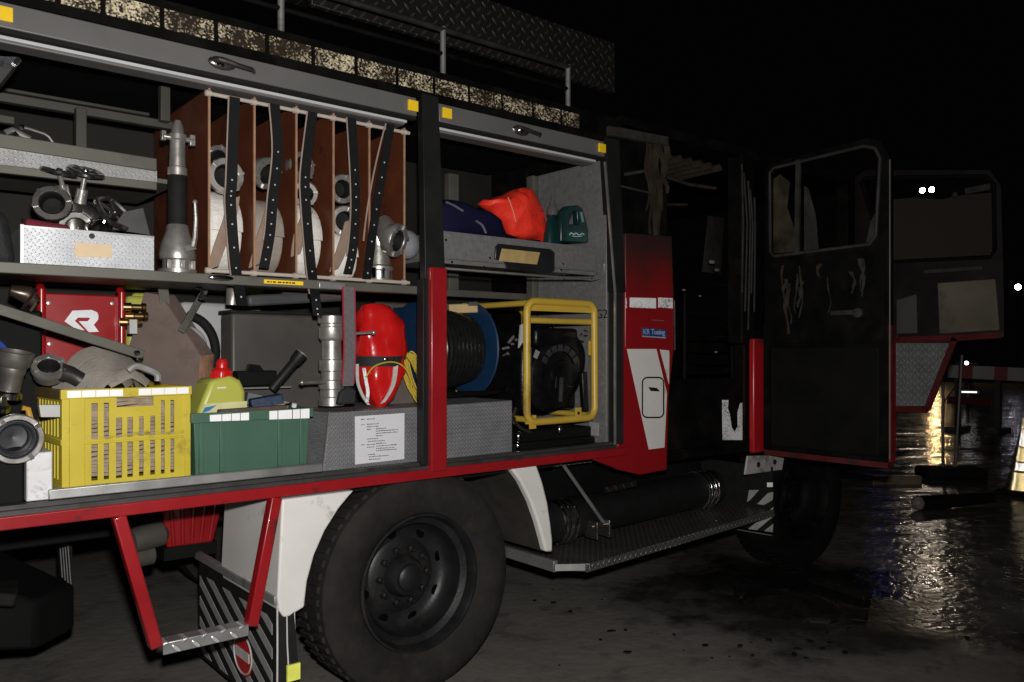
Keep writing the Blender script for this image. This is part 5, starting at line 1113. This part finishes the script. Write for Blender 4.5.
for k in range(9):
    cx, cy = 411 + k * .9, 377 + rnd.uniform(-2, 2); a_, b_ = 6.5 + rnd.uniform(-1, 1.5), 25 + rnd.uniform(-4, 2); tl = .30
    pts = []
    for i in range(26):
        q = 2 * math.pi * i / 26; x = a_ * math.cos(q); y = b_ * math.sin(q)
        pts.append(U(cx + x * math.cos(tl) + y * math.sin(tl), cy - x * math.sin(tl) + y * math.cos(tl), Y=3.33 + .01 * k + .015 * math.sin(q * 2)))
    ro.tube(pts, .0042, 6, closed=True)
part(ro, 'coil', ropey, t)
part(MB().tube(smooth(P(3.30, (400, 352), (404, 360), (409, 375), (413, 395), (417, 402)), 14), .0042, 6), 'loose_strand', ropey, t)
# laminated sheet on the step box
t = thing('instruction_sheet', (1.86, 3.168, 1.09), 'white printed instruction sheet fixed to the tread plate step box', 'sheet')
part(MB().prism(P(3.164, (355, 416.5), (404.5, 413), (404.3, 459), (355.2, 464.5)), (0, .002, 0)), 'paper', paper_m, t)
tx = MB()
rows = [(361, 420, 4), (367, 419.7, 8), (361, 425.3, 3.5), (367, 424.8, 12), (367, 427.4, 12), (367, 430, 4), (376, 429.2, 10), (376, 431.5, 22), (376, 433.8, 22), (376, 436.3, 7), (367, 439.5, 11), (368, 442, 17), (361, 445.3, 4), (367, 445.2, 8), (376, 444, 10), (367, 447.7, 8), (376, 446.5, 21), (376, 449, 19), (376, 451, 21), (368, 455, 8), (369, 457.2, 20), (369, 460, 12)]
rnd = random.Random(2)
for x, y, L in rows:
    e = x
    while e < x + L - .5:
        l = min(rnd.uniform(1.0, 3.0), x + L - e); h = rnd.uniform(.6, 1.0)
        sl_ = -.07
        tx.prism(P(3.1625, (e, y + (e - x) * sl_), (e + l, y + (e + l - x) * sl_), (e + l, y + (e + l - x) * sl_ - h), (e, y + (e - x) * sl_ - h)), (0, .0012, 0)); e += l + .5
part(tx, 'printed_lines', ink, t)

# ================================================================== lower right locker: cable reel and generator
t = thing('cable_reel', (2.42, 3.55, 1.35), 'blue cable reel wound with black cable behind the red post', 'cable reel')
RC = Vector((2.26, 3.53, 1.585))
part(MB().lathe([(.02, 0), (.235, 0), (.24, .006), (.235, .012), (.02, .012)], RC, (1, 0, 0), 48), 'flange', blue_m, t)
part(MB().lathe([(.02, 0), (.245, 0), (.252, .006), (.245, .012), (.02, .012)], RC + Vector((.36, 0, 0)), (1, 0, 0), 48), 'flange', blue_m, t)
part(MB().lathe([(.11, .012), (.11, .36)], RC, (1, 0, 0), 28), 'drum', blue_m, t)
cbm = MB(); hx = []
for k in range(11 * 24):
    a = 2 * math.pi * k / 24; x = .028 + .315 * k / (11 * 24); rr_ = .205 - .042 * (x / .34) ** 2
    hx.append(RC + Vector((x, rr_ * math.cos(a), rr_ * math.sin(a))))
part(cbm.tube(hx, .0165, 8), 'cable', cable_m, t)
part(MB().hexa([(2.235, 3.30, 1.345), (2.25, 3.30, 1.345), (2.25, 3.80, 1.345), (2.235, 3.80, 1.345), (2.235, 3.42, 1.80), (2.25, 3.42, 1.80), (2.25, 3.68, 1.80), (2.235, 3.68, 1.80)]), 'stand_plate', blue_m, t, bevel=.004)
part(MB().prism([U(418, 346, X=2.23), U(426.5, 345, X=2.23), U(426.5, 313, X=2.23), U(420.5, 315, X=2.23), U(420, 324, X=2.23), U(418, 326, X=2.23)], (.002, 0, 0)), 'label', M('reel_label', (.40, .42, .45), .6, 0, .3, 150), t)
for y in (3.33, 3.75): part(MB().tube([(2.24, y, 1.36), (2.66, y, 1.36)], .012, 8), 'stand_rail', engine, t)
# shelf end lamp over the reel
t = thing('ochre_case', (2.50, 3.66, 1.85), 'ochre striped case lying above the cable reel', 'case')
part(MB().bar(U(449, 309, Y=3.55), U(478, 308, Y=3.45), .05, .05), 'case_body', ochre, t, bevel=.006)
part(MB().bar(U(468, 304, Y=3.44), U(477, 304, Y=3.42), .02, .03), 'pale_clip', chrome, t)

t = thing('generator', (2.99, 3.5, 1.10), 'black petrol generator in a yellow tubular frame', 'generator')
GA, GB, GZ0, GZ1 = 2.748, 3.243, 1.205, 1.835
def gframe(Y, nm='frame'):
    c = .055; pts = []
    for cx, cz, a0 in ((GB - c, GZ1 - c, 0), (GA + c, GZ1 - c, 90), (GA + c, GZ0 + c, 180), (GB - c, GZ0 + c, 270)):
        for k in range(5):
            a = math.radians(a0 + 90 * k / 4); pts.append(Vector((cx + c * math.cos(a), Y, cz + c * math.sin(a))))
    part(MB().tube(pts, .020, 12, closed=True), nm, genyellow, t)
gframe(3.20); gframe(3.80)
for x, z in ((GA, GZ1 + .002), (GB, GZ1 + .002), (GA, GZ0), (GB, GZ0)):
    part(MB().tube([(x + (.02 if x == GA else -.02), 3.20, z - .012 * (1 if z > 1.5 else -1)), (x + (.02 if x == GA else -.02), 3.80, z - .012 * (1 if z > 1.5 else -1))], .016, 12), 'rail', genyellow, t)
part(MB().tube([(GA, 3.21, 1.735), (GB, 3.21, 1.735)], .0165, 12), 'cross_tube', genyellow, t)
part(MB().box(GA + .02, GB - .02, 3.195, 3.80, GZ1 - .02, GZ1 - .008).box(GA + .02, GB - .02, 3.205, 3.23, GZ1 - .05, GZ1 - .008), 'top_tank_cover', genyellow, t)
part(MB().box(GA, GB, 3.20, 3.215, GZ0 - .01, GZ0 + .012), 'base_bar', genyellow, t)
for px, py in ((533, 423), (578.5, 415)):
    p = U(px, py, Y=3.19); br = part(MB().box(p.x - .022, p.x + .022, 3.19, 3.196, p.z - .03, p.z + .04), 'foot_bracket', genyellow, t)
    part(MB().lathe([(.009, 0), (.009, -.003), (0, -.004)], (p.x, 3.19, p.z + .01), (0, 1, 0), 10), 'bracket_hole', blacklet, br)
# recoil starter cowl: flat dark oval facing out, with slotted centre
cw_ = U(559, 372, Y=3.26)
part(MB().lathe([(.195, .12), (.20, .05), (.19, .01), (.165, -.008), (.13, -.012), (.125, -.004), (.06, -.004), (.055, -.014), (0, -.016)], cw_, (0, 1, 0), 44, squash=(1.28, .92)), 'recoil_cowl', engine, t)
# note: axis Y -> u is vertical-ish; slots around the middle
slm = M('cowl_slot', (.045, .045, .045), .4, .3, .3, 20); 
for k in range(7):
    a = math.radians(30 + 20 * k); d = Vector((math.cos(a), 0, math.sin(a)))
    part(MB().bar(cw_ + d * .115 + Vector((0, -.012, 0)), cw_ + d * .150 + Vector((0, -.012, 0)), .034, .006), 'cowl_slot', slm, t)
part(MB().tube([cw_ + Vector((.0, -.02, -.03)), cw_ + Vector((-.01, -.022, -.16))], .012, 8), 'starter_grip', M('grip_dark', (.035, .035, .035), .25), t)
part(MB().box(2.80, 3.20, 3.30, 3.76, 1.25, 1.60), 'engine_block', engine, t, bevel=.02)
part(MB().box(2.86, 3.18, 3.26, 3.60, 1.60, 1.70).lathe([(0, 0), (.05, 0), (.055, .02), (.05, .04), (0, .045)], (3.0, 3.38, 1.70), n=18), 'fuel_tank', engine, t, bevel=.02)
part(MB().bar((2.79, 3.25, 1.24), (2.80, 3.25, 1.60), .035, .03), 'hose_guard', M('blue_grey', (.05, .06, .09), .3), t, bevel=.008)
part(MB().bar(U(583, 372, Y=3.23), U(585, 411, Y=3.23), .04, .03), 'side_tube', engine, t, bevel=.006)
part(MB().box(3.205, 3.215, 3.20, 3.21, 1.55, 1.63), 'tag_strip', genyellow, t)
part(MB().prism(P(3.22, (519, 348), (526, 338), (526, 322), (521, 325)), (0, .01, 0)), 'white_can', M('filter_white', (.45, .45, .46), .4), t)
part(MB().prism(P(3.225, (533.5, 357), (537, 359), (540, 352), (536, 349.5)), (0, .003, 0)), 'engine_label', M('grey_decal', (.25, .25, .25), .5, 0, .3, 120), t)
rnd = random.Random(12)
for k in range(26):
    p = U(rnd.uniform(503, 524), rnd.uniform(330, 398), Y=3.42); r = rnd.uniform(.008, .022)
    if rnd.random() < .5: part(MB().ball(p, (r, r, r * .7), 8), 'carburettor_piece', castalu if k % 3 else darkcast, t)
    else: part(MB().tube([p, p + Vector((rnd.uniform(-.05, .05), rnd.uniform(-.02, .02), rnd.uniform(-.05, .05)))], r * .4, 6), 'fuel_pipe', castalu if k % 2 else engine, t)
lk_m = M('linkage', (.05, .05, .05), .25, .6)
for k in range(14):
    p = U(rnd.uniform(545, 592), rnd.uniform(326, 345), Y=3.30); r = rnd.uniform(.006, .014)
    part(MB().tube([p, p + Vector((rnd.uniform(-.05, .05), 0, rnd.uniform(-.025, .025)))], r * .5, 6), 'linkage_rod', lk_m, t)
for px, py, l in ((553, 328, .05), (556, 388, .06), (566.5, 387, .05), (550.5, 407, .04)):
    p = U(px, py, Y=3.232); part(MB().tube([p, p + Vector((l * (1 if px == 566.5 else .1), 0, l * (0 if px == 566.5 else 1)))], .005, 6), 'glint_rod', chrome, t)
# its pull-out sledge
t = thing('generator_sledge', (3.0, 3.4, 1.06), 'dark sliding sledge with bright bolts under the yellow generator', 'sledge')
part(MB().box(2.66, 3.25, 3.20, 3.80, 1.062, 1.10).box(2.70, 3.24, 3.22, 3.80, 1.10, 1.155), 'sledge_body', blackin, t, bevel=.008)
for px, py, Y, r in ((514, 421, 3.21, .018), (519, 437, 3.19, .022), (518, 446, 3.19, .016), (560, 430, 3.20, .018), (561, 420, 3.2, .014), (606, 430, 3.18, .012)):
    part(MB().ball(U(px, py, Y=Y), (r * .8, r * .6, r * 1.4), 10), 'bolt', chrome, t)
part(MB().box(U(597, 0, Y=3.2).x, 3.262, 3.185, 3.26, 1.10, 1.175), 'stop_block', M('grey_block', (.5, .5, .5), .4, .4, .2, 20), t, bevel=.012)
part(MB().tube([U(516, 408, Y=3.22), U(512, 418, Y=3.2), U(520, 428, Y=3.2), U(530, 432, Y=3.2)], .008, 8), 'lever', darkcast, t)

# ================================================================== ground: debris and the road side behind
deb = M('charred_debris', (.007, .0063, .0058), .65, 0, .5, 20, bump=.6, bscale=40, spec=.2)
def lump(px, py, r, h, nm, label, cat, seed):
    p = U(px, py, Z=0); rnd = random.Random(seed); rings = []
    for j in range(7):
        s = j / 6; rr = r * math.cos(s * math.pi / 2) ** .7 if j < 6 else .01
        rings.append([p + Vector((math.cos(a) * rr * (1 + .35 * noise.noise((math.cos(a) * 2 + seed, math.sin(a) * 2, s))), math.sin(a) * rr * 1.2 * (1 + .35 * noise.noise((math.cos(a) * 2, math.sin(a) * 2 + seed, s))), h * s * (1 + .4 * noise.noise((a, s * 3, seed))) )) for a in [2 * math.pi * i / 22 for i in range(22)]])
    return solo(MB().loft(rings), nm, deb, label, cat, angle=30)
lump(790, 607, .28, .09, 'charred_heap', 'wide black heap of charred rubble on the wet floor below the open door', 'rubble', 3)
lump(740, 588, .22, .06, 'charred_heap', 'low charred heap on the floor in front of the running board end', 'rubble', 8)
def plank(a, b, w_, h, label, nm='charred_board'):
    pa, pb = U(*a, Z=0), U(*b, Z=0); z = Vector((0, 0, h / 2 + .002))
    return solo(MB().bar(pa + z, pb + z, w_, h, up=(0, 0, 1)), nm, deb, label, 'board', bevel=.006)
plank((812, 582), (868, 601), .07, .035, 'charred narrow board lying on the wet floor beside the front wheel')
plank((822, 612), (868, 618), .20, .015, 'flat charred sheet lying in front of the rubble heap')
rnd = random.Random(21)
for k in range(46):
    px, py = (rnd.gauss(800, 50), rnd.uniform(575, 660)) if k % 2 else (rnd.uniform(530, 960), rnd.uniform(560, 676))
    p = U(px, py, Z=0); r = rnd.uniform(.006, .022)
    r *= .75; q_ = rnd.uniform(0, 6.28)
    o = MB(Matrix.Translation(p) @ Matrix.Rotation(q_, 4, 'Z')).prism([(r * rnd.uniform(.7, 1.9) * math.cos(a), r * rnd.uniform(.6, 1.2) * math.sin(a), .001) for a in (0, .9, 1.9, 3.0, 4.1, 5.2)], (r * .2, 0, r * rnd.uniform(.3, .8))).build('charred_scrap', deb)
    tag(o, 'small charred scrap scattered on the wet concrete floor', 'scrap', 'charred scraps on the floor')

# ------------------------------------------------------------------ beyond the truck: lights, barrier, poles, cone
def W(px, py, D):
    u = (px - 512) / FPX; return Vector((D * (SN + u * CS), D * (CS - u * SN), EYE + D * (HOR - py) / FPX))
steel = M('mast_steel', (.10, .10, .10), .5, .5)
def to_cam(p): d = Vector((0, 0, EYE)) - p; d.z = 0; return d.normalized()
lamp_white = EM('lamp_white', (1, .90, .80), 260)
def floodlight(name, px, py, D, heads, r, em, label, cat='floodlight', base_z=0):
    c = W(px, py, D); t = thing(name, (c.x, c.y, 0), label, cat); d = to_cam(c); rgt = Vector((-d.y, d.x, 0))
    part(MB().tube([(c.x - d.x * .25, c.y - d.y * .25, 0), (c.x - d.x * .25, c.y - d.y * .25, c.z)], .04, 10), 'mast', steel, t)
    leg = MB()
    for k in range(3):
        a = 2 * math.pi * k / 3
        part(MB().tube([(c.x - d.x * .25, c.y - d.y * .25, .9), (c.x - d.x * .25 + .6 * math.cos(a), c.y - d.y * .25 + .6 * math.sin(a), .015)], .02, 8), 'leg', steel, t)
    part(MB().bar(c - d * .25 - rgt * .3 + Vector((0, 0, -.02)), c - d * .25 + rgt * .3 + Vector((0, 0, -.02)), .05, .05), 'cross_bar', steel, t)
    for h in heads:
        p = c + rgt * h
        hd = part(MB().lathe([(r * .5, -.24), (r * 1.15, -.10), (r * 1.15, .0), (r * 1.05, .0), (r * .4, -.2)], p, d, 18), 'lamp_head', steel, t)
        part(MB().lathe([(0, -.02), (r, -.02), (r, .0), (r * .7, .02), (0, .03)], p, d, 18), 'lens', em, hd)
    return t
floodlight('floodlight_mast', 927, 190, 40, (-.20, .20), .125, EM('flood_lens', (1, .84, .66), 95), 'tall mast with two bright white floodlights, far behind the open cab door')
floodlight('work_lamp', 936, 326, 40, (0,), .20, EM('warm_lens', (1, .66, .30), 100), 'warm work lamp far behind the lower panel of the cab door')
floodlight('yard_lamp', 1018, 287, 40, (0,), .14, EM('cool_lens', (.92, .86, 1), 20), 'single small cool white lamp alone above the dark yard')
floodlight('hand_lamp', 966.5, 363, 24, (0,), .055, EM('small_lens', (1, .97, .92), 6), 'tiny white lamp on a low stand beyond the two thin poles', 'lamp')
c = W(968, 392, 20); t = thing('light_bar', (c.x, c.y, 0), 'low white light bar on the wet ground beyond the two poles', 'lamp'); d = to_cam(c); rg_ = Vector((-d.y, d.x, 0))
part(MB().bar(c - rg_ * .19, c + rg_ * .19, .03, .05), 'light_strip', EM('strip_light', (1, .97, .92), 1.6), t)
part(MB().bar(c - rg_ * .24 - d * .05, c + rg_ * .24 - d * .05, .08, .08).bar(Vector((c.x, c.y, 0)) - d * .05, c - d * .05, .06, .06), 'housing', steel, t)
c = W(883.5, 214, 30); t = thing('blue_beacon', (c.x, c.y, 0), 'blue rotating beacon on a mast hidden behind the edge of the crew door', 'beacon')
part(MB().lathe([(0, 0), (.10, 0), (.10, .12), (.06, .17), (0, .18)], c, n=16), 'beacon_dome', EM('beacon_blue', (.10, .14, 1), 4), t)
part(MB().tube([(c.x, c.y, 0), (c.x, c.y, c.z)], .05, 10), 'mast', steel, t)
# red and white barrier
g0, g1 = W(948, 371, 16), W(1052, 376, 15)
t = thing('barrier', (lerp(g0, g1, .5).x, lerp(g0, g1, .5).y, 0), 'red and white striped plank barrier on dark legs in the wet yard', 'barrier')
part(MB().bar(g0, g1, .25, .04, up=to_cam(g0)), 'plank', M('barrier_white', (.55, .54, .52), .5, 0, .1, 6), t)
d = to_cam(g0)
for s in (.12, .46, .80):
    part(MB().bar(lerp(g0, g1, s) + d * .012, lerp(g0, g1, s + .13) + d * .012, .252, .03, up=d), 'red_stripe', M('barrier_red', (.40, .03, .03), .5), t)
for s in (.1, .5, .95):
    p = lerp(g0, g1, s) - d * .05; part(MB().bar((p.x, p.y, 0), (p.x, p.y, p.z), .09, .09).box(p.x - .3, p.x + .3, p.y - .12, p.y + .12, 0, .08), 'leg', M('barrier_leg', (.10, .10, .10), .6), t)
part(MB().bar(W(948, 400, 15.5), W(990, 402, 15.5), .14, .04, up=d), 'lower_plank', M('barrier_dark_red', (.20, .03, .03), .5), t)
# two thin upright poles in a rubber foot
p1, p2 = W(943, 484, 10), W(954.5, 484, 10)
t = thing('sign_poles', (lerp(p1, p2, .5).x, lerp(p1, p2, .5).y, 0), 'two thin dark upright poles in a black rubber foot on the wet floor', 'pole stand')
part(MB().tube([(p1.x, p1.y, .0), (p1.x, p1.y, W(943, 383, 10).z)], .020, 8), 'pole', M('pole_grey', (.09, .08, .08), .5, .3), t)
part(MB().tube([(p2.x, p2.y, .0), W(962, 355, 10)], .020, 8), 'pole', M('pole_grey_two', (.13, .11, .11), .5, .3), t)
f0, f1 = W(921, 482, 10), W(980, 482, 10); f0.z = f1.z = .07
part(MB().bar(f0, f1, .40, .14, up=(0, 0, 1)), 'rubber_foot', rubber, t, bevel=.04)
# charred roller with a pale end
q0, q1 = W(919, 499, 8), W(992, 497, 8.3); q0.z = q1.z = .075
t = thing('charred_roll', (lerp(q0, q1, .5).x, lerp(q0, q1, .5).y, 0), 'charred roll with pale pinkish end lying on the wet floor before the poles', 'roll')
part(MB().tube([q0, lerp(q0, q1, .3) + Vector((0, 0, -.005)), q1], [.075, .07, .055], 18), 'roll_body', deb, t)
part(MB().ball(q0 + (q0 - q1).normalized() * .008, (.07, .07, .07), 14), 'pale_end', M('pinkish_grey', (.22, .17, .16), .5, 0, .3, 20), t)
k0, k1 = W(872, 486, 9.6), W(921, 483, 9.6); k0.z = k1.z = .035  # bright reflection on the wet floor, built as a pale tan strip
solo(MB().bar(k0, k1, .12, .06), 'reflection_strip', M('reflection_tan', (.20, .15, .11), .35, 0, .3, 9), 'pale strip standing in for a floor reflection, left of the black rubber foot', 'board', bevel=.01)
# traffic cone at the right edge
cb_ = W(1026, 484, 8.9); cb_.z = 0
t = thing('traffic_cone', tuple(cb_), 'bright reflective white and cream traffic cone on the wet floor', 'traffic cone')
part(MB().box(cb_.x - .24, cb_.x + .24, cb_.y - .24, cb_.y + .24, 0, .05), 'cone_foot', rubber, t, bevel=.02)
def crad(z): return .205 * (1 - z / .98)
part(MB().lathe([(crad(.05) - .012, .05), (crad(.90) - .012, .90), (0, .91)], cb_, n=32, caps=False), 'cone_body', M('cone_body', (.5, .3, .1), .6), t)
def cube_corners(z0, z1, name, mat, side=.024):
    """retroreflective sheeting: three-sided mirror prisms, as on the real thing"""
    mb = MB(); h = side * .866; rows = int((z1 - z0) / h); dpt = side / math.sqrt(6)
    cam_a = math.atan2(-cb_.y, -cb_.x)
    def S(a, z): r = crad(z); return cb_ + Vector((r * math.cos(a), r * math.sin(a), z))
    for j in range(rows):
        za, zb = z0 + j * h, z0 + (j + 1) * h; da = side / crad(za); n = int(math.pi * 1.15 / da)
        for k in range(-n // 2, n // 2 + 1):
            a = cam_a + k * da
            for tri in (((a, za), (a + da, za), (a + da / 2, zb)), ((a + da / 2, zb), (a + da, za), (a + 1.5 * da, zb))):
                p = [S(*q) for q in tri]; nn = (p[1] - p[0]).cross(p[2] - p[0]).normalized(); c = sum(p, Vector()) / 3
                out = Vector((c.x - cb_.x, c.y - cb_.y, 0))
                if nn.dot(out) < 0: nn = -nn
                mb.poly_faces(p + [c - nn * dpt], [(0, 1, 3), (1, 2, 3), (2, 0, 3)])
    o = part(mb, name, mat, t, angle=5); return o
cream, mt_, b_ = newmat('sheeting_cream'); b_.inputs['Base Color'].default_value = (.97, .89, .68, 1); b_.inputs['Metallic'].default_value = 1; b_.inputs['Roughness'].default_value = .235
cwhite, mt_, b_ = newmat('sheeting_white'); b_.inputs['Base Color'].default_value = (.98, .97, .95, 1); b_.inputs['Metallic'].default_value = 1; b_.inputs['Roughness'].default_value = .20
for z0_, z1_, m_ in ((.06, .26, cream), (.27, .36, cwhite), (.37, .52, cream), (.53, .72, cwhite), (.73, .84, cream)): cube_corners(z0_, z1_, 'cone_band', m_)
